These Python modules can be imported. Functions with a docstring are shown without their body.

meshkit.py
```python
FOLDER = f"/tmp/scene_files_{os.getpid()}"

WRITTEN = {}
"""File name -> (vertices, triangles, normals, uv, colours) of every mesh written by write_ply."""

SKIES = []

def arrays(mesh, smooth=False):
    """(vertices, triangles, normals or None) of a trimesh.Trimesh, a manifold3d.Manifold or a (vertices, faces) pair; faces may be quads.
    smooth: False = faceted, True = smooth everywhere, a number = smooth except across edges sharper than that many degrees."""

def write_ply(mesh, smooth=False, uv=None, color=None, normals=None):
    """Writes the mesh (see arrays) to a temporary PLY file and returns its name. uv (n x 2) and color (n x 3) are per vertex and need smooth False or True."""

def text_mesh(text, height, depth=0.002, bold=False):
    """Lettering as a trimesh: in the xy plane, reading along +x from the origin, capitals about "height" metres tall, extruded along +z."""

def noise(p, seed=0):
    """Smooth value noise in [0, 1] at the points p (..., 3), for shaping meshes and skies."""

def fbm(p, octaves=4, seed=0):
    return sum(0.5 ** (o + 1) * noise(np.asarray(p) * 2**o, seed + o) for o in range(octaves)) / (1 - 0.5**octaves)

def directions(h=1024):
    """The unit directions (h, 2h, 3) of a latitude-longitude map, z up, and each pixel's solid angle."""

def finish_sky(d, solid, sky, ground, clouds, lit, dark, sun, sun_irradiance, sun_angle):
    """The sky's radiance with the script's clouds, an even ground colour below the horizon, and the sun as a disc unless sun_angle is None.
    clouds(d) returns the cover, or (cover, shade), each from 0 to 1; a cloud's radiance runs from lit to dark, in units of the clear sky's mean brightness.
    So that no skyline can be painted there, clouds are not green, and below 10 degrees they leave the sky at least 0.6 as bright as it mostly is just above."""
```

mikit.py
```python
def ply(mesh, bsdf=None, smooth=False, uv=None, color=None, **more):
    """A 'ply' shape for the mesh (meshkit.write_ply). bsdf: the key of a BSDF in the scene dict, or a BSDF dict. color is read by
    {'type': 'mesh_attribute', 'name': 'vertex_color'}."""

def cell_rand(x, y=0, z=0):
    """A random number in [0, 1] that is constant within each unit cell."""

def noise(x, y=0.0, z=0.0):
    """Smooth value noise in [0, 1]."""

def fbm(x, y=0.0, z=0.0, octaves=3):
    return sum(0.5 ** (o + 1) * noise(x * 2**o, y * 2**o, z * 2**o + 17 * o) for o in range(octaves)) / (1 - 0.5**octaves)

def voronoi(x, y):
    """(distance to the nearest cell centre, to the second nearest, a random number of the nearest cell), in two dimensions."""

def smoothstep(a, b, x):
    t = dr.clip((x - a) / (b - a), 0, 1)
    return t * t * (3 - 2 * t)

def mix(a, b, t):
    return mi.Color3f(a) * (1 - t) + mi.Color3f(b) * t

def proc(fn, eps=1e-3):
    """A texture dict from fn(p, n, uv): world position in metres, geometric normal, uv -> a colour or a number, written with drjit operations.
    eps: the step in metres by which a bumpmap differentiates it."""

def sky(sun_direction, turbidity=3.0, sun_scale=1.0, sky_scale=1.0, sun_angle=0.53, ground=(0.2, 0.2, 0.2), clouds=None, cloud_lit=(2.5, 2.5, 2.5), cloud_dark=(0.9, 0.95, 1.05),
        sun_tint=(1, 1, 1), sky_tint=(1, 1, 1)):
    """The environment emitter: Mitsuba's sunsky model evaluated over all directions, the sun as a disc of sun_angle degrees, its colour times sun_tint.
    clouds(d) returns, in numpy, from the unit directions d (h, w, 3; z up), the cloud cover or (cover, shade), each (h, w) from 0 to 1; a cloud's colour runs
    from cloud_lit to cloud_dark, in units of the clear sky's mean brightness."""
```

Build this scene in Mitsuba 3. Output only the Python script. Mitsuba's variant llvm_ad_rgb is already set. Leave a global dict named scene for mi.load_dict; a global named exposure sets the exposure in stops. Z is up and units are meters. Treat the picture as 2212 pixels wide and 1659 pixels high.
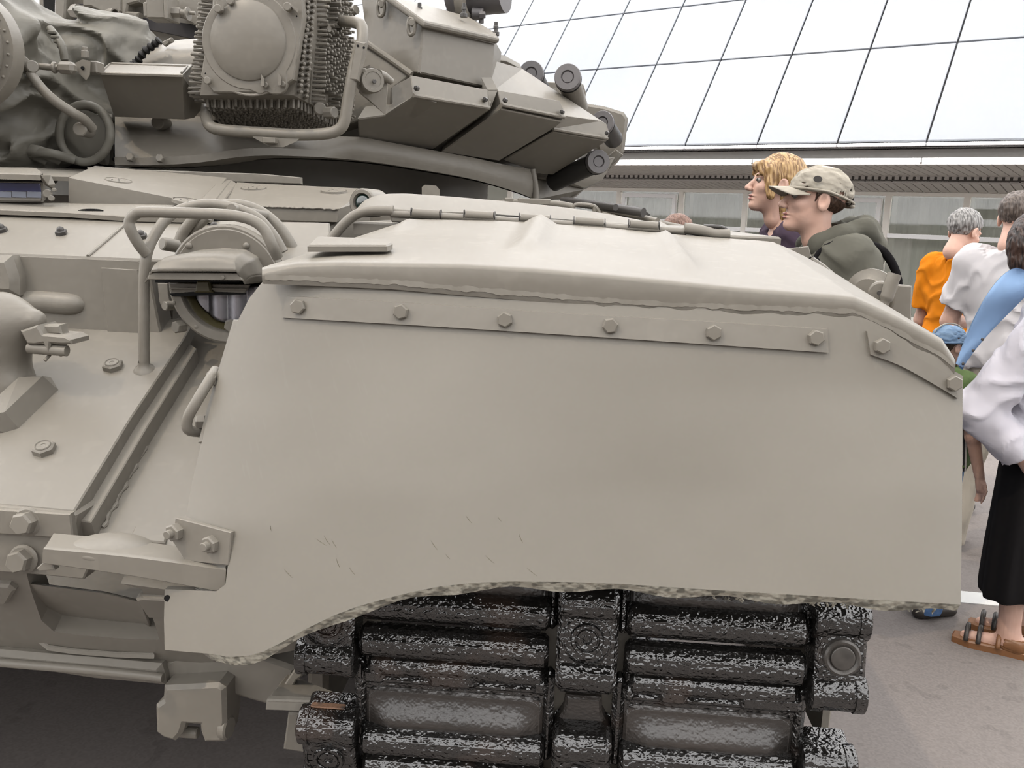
import math, numpy as np, trimesh, mitsuba as mi, drjit as dr, mikit, meshkit, mapbox_earcut, manifold3d as m3
from mikit import noise, fbm, voronoi, cell_rand, smoothstep, mix

# ------------------------------------------------------------------ camera, sky, exposure
FPX, PITCH, ROLL, EYE = 1950.0, math.atan(375 / 1950.0), 0.035, 1.60
CAM = np.array([0.0, 0.0, EYE])
FW = np.array([0, math.cos(PITCH), -math.sin(PITCH)])
UP = np.array([0, math.sin(PITCH), math.cos(PITCH)])
RT = np.array([1.0, 0, 0])
exposure = 4.0
scene, labels = {}, {}
T4 = mi.ScalarTransform4f
scene['camera'] = {'type': 'perspective', 'fov': math.degrees(2 * math.atan(1106 / FPX)), 'fov_axis': 'x', 'near_clip': 0.02, 'far_clip': 500.0,
                   'to_world': T4().look_at(origin=CAM.tolist(), target=(CAM + FW).tolist(), up=(UP * math.cos(ROLL) - RT * math.sin(ROLL)).tolist())}


def overcast(d):
    n = meshkit.fbm(d * np.array([2.2, 2.2, 4.0]) + 5.0, 4, seed=3)
    low = 1 - np.clip(d[..., 2] / 0.75, 0, 1)
    return np.full(d.shape[:2], 0.985), np.clip(0.12 + 0.28 * low ** 1.2 + 0.4 * (n - 0.5), 0, 1)


scene['sky'] = mikit.sky((-0.45, -0.35, 0.82), turbidity=4.0, sun_scale=0.05, sky_scale=1.0, ground=(0.09, 0.085, 0.08), clouds=overcast,
                         cloud_lit=(2.45, 2.40, 2.36), cloud_dark=(0.95, 0.97, 1.02))

# ------------------------------------------------------------------ helpers
rng = np.random.default_rng(7)
Zv = np.array([0, 0, 1.0])
YAW = math.radians(4.0)                                     # the tank's heading
L = np.array([math.cos(YAW), -math.sin(YAW), 0])            # across the tank
B = np.array([math.sin(YAW), math.cos(YAW), 0])             # towards the tank's rear
O = np.array([0, 1.0, 0])


def unit(v):
    v = np.asarray(v, float)
    return v / np.linalg.norm(v)


def ray(px, py):
    dx, dy = px - 1106.0, py - 829.5
    x, y = dx * math.cos(ROLL) + dy * math.sin(ROLL), -dx * math.sin(ROLL) + dy * math.cos(ROLL)
    return FW + RT * x / FPX - UP * y / FPX


def hit(px, py, p0, n):
    d = ray(px, py)
    return CAM + d * (np.dot(np.asarray(p0) - CAM, n) / np.dot(d, n))


def PV(px, py, v):
    return hit(px, py, O + B * v, B)


def PVs(pts, v):
    return np.array([PV(x, y, v) for x, y in pts])


def PZ(px, py, z):
    return hit(px, py, (0, 0, z), Zv)


def PY(px, py, y):
    return hit(px, py, (0, y, 0), (0, 1, 0))


def T(u, v, z):
    return O + L * u + B * v + Zv * z


def mpp(p):
    """metres per pixel at a point"""
    return float(np.dot(np.asarray(p) - CAM, FW)) / FPX


def number(key):
    if key not in scene and key not in labels:
        return key
    k = 1
    while f'{key}_{k:03d}' in scene or f'{key}_{k:03d}' in labels:
        k += 1
    return f'{key}_{k:03d}'


def add(key, mesh, bsdf, smooth=35, label=None, cat=None, group=None, kind=None, **more):
    key = number(key)
    scene[key] = mikit.ply(mesh, bsdf, smooth=smooth, **more)
    tag(key, label, cat, group, kind)
    return key


def tag(key, label=None, cat=None, group=None, kind=None):
    e = {k: v for k, v in (('label', label), ('category', cat), ('group', group), ('kind', kind)) if v}
    if e:
        labels[key] = e
    return key


def cat(*ms):
    return trimesh.util.concatenate([m for m in ms])


def hull(pts):
    return trimesh.convex.convex_hull(np.asarray(pts, float))


def newell(p):
    q = np.roll(p, -1, 0)
    return unit(np.cross(p, q).sum(0))


def frame(n):
    n = unit(n)
    a = unit(np.cross(n, Zv if abs(n[2]) < 0.9 else (1, 0, 0)))
    return a, np.cross(n, a), n


def inset2(p, d):
    """each corner of a counter-clockwise 2-d ring moved inwards by d"""
    a, b = np.roll(p, 1, 0), np.roll(p, -1, 0)
    e1, e2 = p - a, b - p
    e1 /= np.linalg.norm(e1, axis=1, keepdims=True) + 1e-12
    e2 /= np.linalg.norm(e2, axis=1, keepdims=True) + 1e-12
    n1, n2 = np.stack([-e1[:, 1], e1[:, 0]], 1), np.stack([-e2[:, 1], e2[:, 0]], 1)
    m = n1 + n2
    k = 1 + (n1 * n2).sum(1, keepdims=True)
    return p + d * m / np.maximum(k, 0.35)


def panel(pts, thick=0.01, bev=0.002, away=None, n=None):
    """a plate: the outline is its front face (towards the camera unless n says otherwise); thick and bev in metres; away: the direction it is thick in"""
    p = np.asarray(pts, float)
    nn = newell(p)
    want = CAM - p.mean(0) if n is None else np.asarray(n, float)
    if np.dot(nn, want) < 0:
        p, nn = p[::-1], -nn
    a = unit(p[1] - p[0])
    a = unit(a - nn * np.dot(a, nn))
    b = np.cross(nn, a)
    c = p.mean(0)
    q = np.stack([(p - c) @ a, (p - c) @ b], 1)
    h = (p - c) @ nn
    away = -nn if away is None else unit(away)
    k = len(p)
    if bev > 0:
        qi = inset2(q, bev)
        f0 = c + qi[:, :1] * a + qi[:, 1:] * b + h[:, None] * nn
        rings = [f0, p - nn * bev, p + away * thick]
    else:
        qi, rings = q, [p, p + away * thick]
    tri = np.asarray(mapbox_earcut.triangulate_float64(qi, np.array([k], np.uint32))).reshape(-1, 3).astype(int)
    t3 = qi[tri]
    ar = (t3[:, 1, 0] - t3[:, 0, 0]) * (t3[:, 2, 1] - t3[:, 0, 1]) - (t3[:, 1, 1] - t3[:, 0, 1]) * (t3[:, 2, 0] - t3[:, 0, 0])
    tri[ar < 0] = tri[ar < 0][:, ::-1]
    f = [tri]
    i = np.arange(k)
    j = (i + 1) % k
    for r in range(len(rings) - 1):
        o, o2 = r * k, (r + 1) * k
        f += [np.stack([o + i, o2 + i, o2 + j], 1), np.stack([o + i, o2 + j, o + j], 1)]
    f.append(tri[:, ::-1] + (len(rings) - 1) * k)
    return trimesh.Trimesh(np.vstack(rings), np.vstack(f), process=False)


def box(c, ax, size, bev=0.002):
    """a box with chamfered edges; ax: three unit rows"""
    s = np.asarray(size, float) / 2
    bev = min(bev, s.min() * 0.8)
    pts = [[sx * (s[0] - (bev if k != 0 else 0)), sy * (s[1] - (bev if k != 1 else 0)), sz * (s[2] - (bev if k != 2 else 0))]
           for sx in (-1, 1) for sy in (-1, 1) for sz in (-1, 1) for k in range(3)]
    return hull(np.asarray(c) + np.asarray(pts) @ np.asarray(ax))


TAX = np.array([L, B, Zv])


def spline(p, n=8, closed=False):
    p = np.asarray(p, float)
    q = np.vstack([p[-1], p, p[:2]]) if closed else np.vstack([2 * p[0] - p[1], p, 2 * p[-1] - p[-2]])
    t = np.linspace(0, 1, n, endpoint=False)[:, None]
    out = []
    for k in range(len(q) - 3):
        a, b, c, d = q[k:k + 4]
        out.append(0.5 * (2 * b + (c - a) * t + (2 * a - 5 * b + 4 * c - d) * t ** 2 + (3 * b - a - 3 * c + d) * t ** 3))
    if not closed:
        out.append(p[-1:])
    return np.vstack(out)


def tube(path, r, sides=14, closed=False, caps=True):
    p = np.asarray(path, float)
    n = len(p)
    r = np.broadcast_to(np.asarray(r, float), (n,))
    t = (np.roll(p, -1, 0) - np.roll(p, 1, 0)) if closed else np.gradient(p, axis=0)
    t /= np.linalg.norm(t, axis=1, keepdims=True) + 1e-12
    a = np.cross(t[0], Zv if abs(t[0][2]) < 0.9 else (1.0, 0, 0))
    A = []
    for k in range(n):
        a = unit(a - t[k] * np.dot(a, t[k]))
        A.append(a)
    A = np.array(A)
    Bn = np.cross(t, A)
    ang = np.arange(sides) * 2 * np.pi / sides
    v = p[:, None] + r[:, None, None] * (np.cos(ang)[None, :, None] * A[:, None] + np.sin(ang)[None, :, None] * Bn[:, None])
    f = []
    m = n if closed else n - 1
    i, j = np.meshgrid(np.arange(m), np.arange(sides), indexing='ij')
    i2, j2 = (i + 1) % n, (j + 1) % sides
    q = np.stack([i * sides + j, i * sides + j2, i2 * sides + j2, i2 * sides + j], -1).reshape(-1, 4)
    f = np.vstack([q[:, [0, 1, 2]], q[:, [0, 2, 3]]])
    v = v.reshape(-1, 3)
    if caps and not closed:
        v = np.vstack([v, p[0], p[-1]])
        s = np.arange(sides)
        s2 = (s + 1) % sides
        f = np.vstack([f, np.stack([np.full(sides, n * sides), s2, s], 1), np.stack([np.full(sides, n * sides + 1), (n - 1) * sides + s, (n - 1) * sides + s2], 1)])
    return trimesh.Trimesh(v, f, process=False)


def lathe(prof, p, axis, n=28, up=None):
    """profile of (radius, height) turned about the axis through p"""
    a, b, c = frame(axis)
    if up is not None:
        a = unit(np.asarray(up) - c * np.dot(up, c))
        b = np.cross(c, a)
    ang = np.arange(n) * 2 * np.pi / n
    ring = np.cos(ang)[:, None] * a + np.sin(ang)[:, None] * b
    v = np.vstack([np.asarray(p) + r * ring + h * c for r, h in prof])
    f = []
    j = np.arange(n)
    j2 = (j + 1) % n
    for k in range(len(prof) - 1):
        o, o2 = k * n, (k + 1) * n
        f += [np.stack([o + j, o + j2, o2 + j2], 1), np.stack([o + j, o2 + j2, o2 + j], 1)]
    m = trimesh.Trimesh(v, np.vstack(f), process=True)
    return m


def cyl(p, axis, r, h, n=24, bev=0.15):
    c = r * bev
    return lathe([(0, 0), (r, 0), (r, h - c), (r - c, h), (0, h)], p, axis, n)


def hexbolt(p, axis, r, h, washer=0.0, stud=0.0, turn=0.3):
    a, b, c = frame(axis)
    ang = np.arange(6) * np.pi / 3 + turn
    ring = np.cos(ang)[:, None] * a + np.sin(ang)[:, None] * b
    p = np.asarray(p, float) + c * (washer * 0.15)
    m = [hull(np.vstack([p + r * ring - c * 0.3 * h, p + r * ring + c * h * 0.8, p + r * 0.84 * ring + c * h]))]
    if washer:
        m.append(cyl(p - c * (washer * 0.15 + 0.001), c, washer, washer * 0.2, 20))
    if stud:
        m.append(cyl(p, c, r * 0.5, h + stud, 14))
    return cat(*m)


def sheet(grid, thick, away=None):
    """a plate bent over a grid of points (rows x columns), thick towards away"""
    g = np.asarray(grid, float)
    n, m = g.shape[:2]
    if away is None:
        du, dv = np.gradient(g, axis=0), np.gradient(g, axis=1)
        N = np.cross(du, dv)
        N /= np.linalg.norm(N, axis=2, keepdims=True) + 1e-12
        if ((CAM - g) * N).sum() < 0:
            N = -N
        away = -N
    h = g + np.asarray(away) * thick
    v = np.vstack([g.reshape(-1, 3), h.reshape(-1, 3)])
    i, j = np.meshgrid(np.arange(n - 1), np.arange(m - 1), indexing='ij')
    q = np.stack([i * m + j, i * m + j + 1, (i + 1) * m + j + 1, (i + 1) * m + j], -1).reshape(-1, 4)
    flip = np.dot(np.cross(g[0, 1] - g[0, 0], g[1, 0] - g[0, 0]), (g - h)[0, 0]) < 0
    q2 = q + n * m
    if flip:
        q = q[:, ::-1]
    else:
        q2 = q2[:, ::-1]
    rim = np.concatenate([np.arange(m), np.arange(1, n) * m + m - 1, (n - 1) * m + np.arange(m - 2, -1, -1), np.arange(n - 2, 0, -1) * m])
    r2 = np.roll(rim, -1)
    s = np.stack([rim, rim + n * m, r2 + n * m, r2], 1)
    if flip:
        s = s[:, ::-1]
    Q = np.vstack([q, q2, s])
    # separate vertices for the rim so that it shades as an edge
    return trimesh.Trimesh(v, np.vstack([Q[:, [0, 1, 2]], Q[:, [0, 2, 3]]]), process=False)


def man(m):
    m = trimesh.Trimesh(m.vertices, m.faces, process=True)
    return m3.Manifold(m3.Mesh(np.asarray(m.vertices, np.float32), np.asarray(m.faces, np.uint32)))


def tri(M):
    m = M.to_mesh()
    return trimesh.Trimesh(np.array(m.vert_properties[:, :3]), np.array(m.tri_verts), process=False)


_C = np.array([[0, 0, 0], [1, 0, 0], [1, 1, 0], [0, 1, 0], [0, 0, 1], [1, 0, 1], [1, 1, 1], [0, 1, 1]])
_TT = [(0, 5, 1, 6), (0, 1, 2, 6), (0, 2, 3, 6), (0, 3, 7, 6), (0, 7, 4, 6), (0, 4, 5, 6)]


def iso(f, lo, hi, h, smooth=4):
    """the surface f = 0 (f < 0 inside) as a mesh: marching tetrahedra"""
    lo, hi = np.asarray(lo, float), np.asarray(hi, float)
    n = np.ceil((hi - lo) / h).astype(int) + 1
    ax = [lo[k] + np.arange(n[k]) * h for k in range(3)]
    P = np.stack(np.meshgrid(*ax, indexing='ij'), -1)
    F = f(P.reshape(-1, 3)).reshape(n)
    F = np.where(F == 0, 1e-9, F)
    st = np.array([n[1] * n[2], n[2], 1])
    neg = F < 0
    cnt = sum(neg[c[0]:n[0] - 1 + c[0], c[1]:n[1] - 1 + c[1], c[2]:n[2] - 1 + c[2]].astype(int) for c in _C)
    base = np.argwhere((cnt > 0) & (cnt < 8)) @ st
    off = _C @ st
    Ff = F.ravel()
    tris = []
    for t in _TT:
        q = base[:, None] + off[list(t)][None]
        s = Ff[q] < 0
        k = s.sum(1)
        for c in range(4):
            oth = [x for x in range(4) if x != c]
            for want, kk in ((True, 1), (False, 3)):
                w = (k == kk) & (s[:, c] == want)
                e = q[w]
                tris.append(np.stack([e[:, [c, oth[0]]], e[:, [c, oth[1]]], e[:, [c, oth[2]]]], 1))
        for a, b in ((0, 1), (0, 2), (0, 3), (1, 2), (1, 3), (2, 3)):
            c, d = [x for x in range(4) if x not in (a, b)]
            w = (k == 2) & s[:, a] & s[:, b]
            e = q[w]
            tris += [np.stack([e[:, [a, c]], e[:, [a, d]], e[:, [b, d]]], 1), np.stack([e[:, [a, c]], e[:, [b, d]], e[:, [b, c]]], 1)]
    E = np.sort(np.vstack(tris).reshape(-1, 2), axis=1)
    u, inv = np.unique(E[:, 0].astype(np.int64) * Ff.size + E[:, 1], return_inverse=True)
    a, b = u // Ff.size, u % Ff.size
    w = (Ff[a] / (Ff[a] - Ff[b]))[:, None]
    Pf = P.reshape(-1, 3)
    V = Pf[a] * (1 - w) + Pf[b] * w
    tr = inv.reshape(-1, 3)
    tr = tr[(tr[:, 0] != tr[:, 1]) & (tr[:, 1] != tr[:, 2]) & (tr[:, 0] != tr[:, 2])]
    # outward winding by the gradient
    N = np.cross(V[tr[:, 1]] - V[tr[:, 0]], V[tr[:, 2]] - V[tr[:, 0]])
    cen = V[tr].mean(1)
    ln = np.linalg.norm(N, axis=1, keepdims=True) + 1e-15
    g = f(cen + N / ln * h * 0.4) - f(cen - N / ln * h * 0.4)
    tr[g < 0] = tr[g < 0][:, ::-1]
    m = trimesh.Trimesh(V, tr, process=False)
    if smooth:
        from scipy.sparse import coo_matrix
        e = np.vstack([tr[:, [0, 1]], tr[:, [1, 2]], tr[:, [2, 0]]])
        A_ = coo_matrix((np.ones(2 * len(e)), (np.r_[e[:, 0], e[:, 1]], np.r_[e[:, 1], e[:, 0]])), shape=(len(V), len(V))).tocsr()
        deg = np.asarray(A_.sum(1)).ravel()
        ok = deg > 0
        x = np.array(V)
        for k in range(2 * smooth):
            lap = np.where(ok[:, None], (A_ @ x) / np.maximum(deg, 1)[:, None] - x, 0)
            x = x + (0.5 if k % 2 == 0 else -0.51) * lap
        m = trimesh.Trimesh(x, tr, process=False)
    return m


def smin(a, b, k):
    h = np.clip(0.5 + 0.5 * (b - a) / k, 0, 1)
    return b * (1 - h) + a * h - k * h * (1 - h)


def capsule(p, a, b, ra, rb):
    a, b = np.asarray(a, float), np.asarray(b, float)
    d = b - a
    t = np.clip(((p - a) @ d) / (d @ d + 1e-12), 0, 1)
    return np.linalg.norm(p - a - t[:, None] * d, axis=1) - (ra + (rb - ra) * t)


def ellip(p, c, r, R=None):
    q = p - np.asarray(c)
    if R is not None:
        q = q @ np.asarray(R).T
    k = np.linalg.norm(q / np.asarray(r), axis=1)
    return (k - 1) * min(r)


def mirror_lr(m):
    return m

# ------------------------------------------------------------------ materials


KC = 0.52                                                    # all albedos are lower than they look: the picture is exposed for dull paint under a grey sky


def ptex(fn):
    return mikit.proc(lambda p, n, uv: fn(p, n, uv) * KC)


def principled(color, rough=0.5, metallic=0.0, spec=0.5, **more):
    c = color if isinstance(color, dict) else {'type': 'rgb', 'value': [KC * x for x in color]}
    return {'type': 'principled', 'base_color': c, 'roughness': rough, 'metallic': metallic, 'specular': spec, **more}


def two(b):
    return {'type': 'twosided', 'bsdf': b}


def bump(b, fn, scale=1.0, eps=1e-3):
    return two({'type': 'bumpmap', 'nested_texture': mikit.proc(fn, eps=eps), 'scale': scale, 'bsdf': b})


def paint_color(p, n, uv):
    a = fbm(p.x * 9, p.y * 9, p.z * 9, 3)
    b = smoothstep(0.60, 0.72, fbm(p.x * 60 + 3, p.y * 60, p.z * 34, 2))
    return mix((0.226, 0.206, 0.173), (0.266, 0.245, 0.209), a) * (1 + 0.05 * b)


def paint_bump(p, n, uv):
    return 0.0005 * fbm(p.x * 70, p.y * 70, p.z * 70, 2)


scene['paint'] = bump(principled(ptex(paint_color), 0.42, spec=0.33), paint_bump)


def flap_color(p, n, uv):
    a = fbm(p.x * 7, p.y * 7, p.z * 7 + 4, 3)
    s = smoothstep(0.80, 0.88, noise(p.x * 300 + 120 * p.z, 3.0, p.z * 40))      # fine scuffs
    s = s * smoothstep(0.60, 0.75, fbm(p.x * 5 + 9, p.y, p.z * 5, 2))
    return mix(mix((0.243, 0.223, 0.188), (0.275, 0.254, 0.216), a), (0.31, 0.30, 0.26), s * 0.15)


scene['rubber_paint'] = bump(principled(ptex(flap_color), 0.42, spec=0.33), lambda p, n, uv: 0.0012 * fbm(p.x * 11, p.y * 11, p.z * 11, 2), eps=4e-3)


def cut_color(p, n, uv):
    a = fbm(p.x * 160, p.y * 160, p.z * 160, 2)
    return mix((0.20, 0.188, 0.155), (0.50, 0.47, 0.39), smoothstep(0.3, 0.62, a))


scene['cut_rubber'] = bump(principled(ptex(cut_color), 0.8, spec=0.2), lambda p, n, uv: 0.006 * fbm(p.x * 130, p.y * 130, p.z * 130, 2))
scene['dark_rubber'] = two(principled((0.018, 0.017, 0.016), 0.65, spec=0.3))


def track_color(p, n, uv):
    a = fbm(p.x * 22, p.y * 22, p.z * 22, 3)
    r = smoothstep(0.60, 0.72, fbm(p.x * 13 + 5, p.y * 13, p.z * 13 + 1, 3))
    return mix(mix((0.006, 0.0056, 0.0055), (0.020, 0.0185, 0.017), a), (0.075, 0.045, 0.032), r * 0.35)


def track_bump(p, n, uv):
    return 0.0022 * fbm(p.x * 170, p.y * 170, p.z * 170, 2) + 0.0009 * noise(p.x * 480, p.y * 480, p.z * 480)


scene['track_black'] = bump(principled(ptex(track_color), 0.09, spec=1.0), track_bump, 1.25)
scene['track_worn'] = bump(principled(ptex(lambda p, n, uv: mix((0.022, 0.0195, 0.0175), (0.070, 0.058, 0.050), fbm(p.x * 16, p.y * 16, p.z * 16, 3))), 0.36, spec=0.7), track_bump, 0.5)
scene['rusty_steel'] = two(principled(ptex(lambda p, n, uv: mix((0.30, 0.16, 0.09), (0.07, 0.055, 0.045), smoothstep(0.42, 0.6, fbm(p.x * 60, p.y * 60, p.z * 60, 2)))), 0.55))
scene['pin_steel'] = two(principled(ptex(lambda p, n, uv: mix((0.16, 0.145, 0.13), (0.06, 0.055, 0.05), fbm(p.x * 80, p.y * 80, p.z * 80, 3))), 0.35, metallic=0.3))
scene['canvas'] = bump(principled(ptex(lambda p, n, uv: mix((0.150, 0.141, 0.115), (0.205, 0.194, 0.163), fbm(p.x * 10, p.y * 10, p.z * 10, 3))), 0.55, spec=0.4),
                       lambda p, n, uv: 0.012 * fbm(p.x * 16, p.y * 16, p.z * 16, 3), eps=2e-3)
scene['launcher_grey'] = two(principled((0.150, 0.140, 0.142), 0.5))
scene['launcher_black'] = two(principled((0.030, 0.028, 0.026), 0.45))
scene['steel_dark'] = two(principled((0.075, 0.070, 0.066), 0.4, metallic=0.3))
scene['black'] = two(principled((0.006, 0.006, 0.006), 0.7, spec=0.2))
scene['olive_plain'] = two(principled((0.10, 0.085, 0.038), 0.4))
scene['lamp_glass'] = {'type': 'dielectric', 'int_ior': 1.5}
scene['mirror'] = two({'type': 'roughconductor', 'material': 'Al', 'alpha': 0.16, 'specular_reflectance': {'type': 'rgb', 'value': [0.24, 0.24, 0.26]}})
scene['tinted_prism'] = two(principled((0.05, 0.055, 0.16), 0.05, spec=1.0))
scene['pale_prism'] = two(principled((0.36, 0.39, 0.48), 0.08, spec=0.9))
scene['green_lens'] = two(principled((0.004, 0.018, 0.015), 0.05, spec=1.0))
# ------------------------------------------------------------------ ground and the building behind


def asphalt(p, n, uv):
    a = fbm(p.x * 1.3, p.y * 1.3, 0.0, 4)
    g = noise(p.x * 160, p.y * 160, 0.0)
    s = smoothstep(0.72, 0.80, fbm(p.x * 16 + 3, p.y * 16, 2.0, 2))
    return mix((0.225, 0.200, 0.187), (0.270, 0.243, 0.230), a) * (0.90 + 0.2 * g) * (1 - 0.12 * s)


scene['asphalt'] = two(principled(ptex(asphalt), 0.85, spec=0.25))
scene['line_white'] = two(principled((0.72, 0.72, 0.70), 0.7))
G = 60.0
add('ground', trimesh.Trimesh([[-G, -G, 0], [G, -G, 0], [G, G, 0], [-G, G, 0]], [[0, 1, 2], [0, 2, 3]]), 'asphalt', False, 'grey asphalt ground around and under the tank', kind='structure')
a, b = PZ(1700, 1268, 0), PZ(2212, 1315, 0)
d = unit(b - a)
m = np.array([-d[1], d[0], 0])
pts = np.array([a - d * 6, b + d * 8, b + d * 8 + m * 0.13, a - d * 6 + m * 0.13]) + Zv * 0.004
add('trim_1', panel(pts, 0.004, 0, n=Zv), 'line_white', False, 'white painted line across the asphalt behind the woman', kind='structure')

# the long facade: its foot line runs along FD, FN points away from the camera
FD = unit([-2643, FPX * math.cos(PITCH) + 375 * math.sin(PITCH) * 1.0, 0])
FN = np.array([-FD[1], FD[0], 0]) * (1 if -FD[1] * 0 + FD[0] * 1 > 0 else -1)
FN = FN if FN[1] > 0 else -FN
F0 = PZ(1950, 688, 0.12)


def PF(px, py, e=0.0):
    """point on the vertical plane e metres in front of the window wall"""
    return hit(px, py, F0 - FN * e, FN)


def Fz(px, py, e=0.0):
    return PF(px, py, e)[2]


def FP(s, e, z):
    q = F0 + FD * s - FN * e
    return np.array([q[0], q[1], z])


def Fs(px, py, e=0.0):
    return float(np.dot(PF(px, py, e) - F0, FD))


FAX = np.array([FD, FN, Zv])


def fbox(s0, s1, e0, e1, z0, z1, bev=0.004):
    return box(FP((s0 + s1) / 2, (e0 + e1) / 2, (z0 + z1) / 2), FAX, (abs(s1 - s0), abs(e1 - e0), abs(z1 - z0)), bev)


scene['white_metal'] = two(principled((1.40, 1.40, 1.40), 0.45))
scene['beige_frame'] = two(principled((1.25, 1.20, 1.10), 0.5))
scene['soffit'] = two(principled((0.72, 0.69, 0.65), 0.6))
scene['soffit_dark'] = two(principled((0.10, 0.09, 0.08), 0.7))
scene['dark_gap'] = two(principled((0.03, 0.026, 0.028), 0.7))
scene['window_glass'] = {'type': 'thindielectric', 'int_ior': 1.5}
scene['curtain'] = two(principled(ptex(lambda p, n, uv: mix((0.42, 0.45, 0.38), (0.62, 0.63, 0.56), fbm(p.x * 1.2 - p.y, 0.0, p.z * 0.25, 3))), 0.85, spec=0.1))
scene['room'] = two(principled((0.7, 0.7, 0.62), 0.8))


def glass_panel_color(p, n, uv):
    a = fbm(p.x * 0.35, p.y * 0.35, p.z * 0.5, 2)
    return mix((0.46, 0.50, 0.57), (0.60, 0.63, 0.67), a)


scene['roof_glass'] = two(principled(ptex(glass_panel_color), 0.12, spec=0.4))
scene['joint'] = two(principled((0.055, 0.055, 0.060), 0.6))

zs, zt = Fz(1960, 694), Fz(1990, 417)                        # sill and head of the window band
ztr = Fz(1950, 510)
zd = zs - 0.35
SL, SR = Fs(1130, 410), Fs(2330, 420) - 2.5                        # left and right limit in s (FD runs to the left)
sL, sR = SL + 4.0, SR
add('wall_base', fbox(sR, sL, -0.25, 0.02, min(0.0, zd), zs - 0.02), 'beige_frame', False, 'low base wall under the windows of the building', kind='structure')
# inside
add('wall_room', fbox(sR, sL, -3.2, -3.0, 0, 3.0), 'room', False, 'pale back wall inside the windows', kind='structure')
add('floor', fbox(sR, sL, -3.0, -0.25, -0.1, 0.08), 'room', False, 'floor inside the windows', kind='structure')
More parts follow.
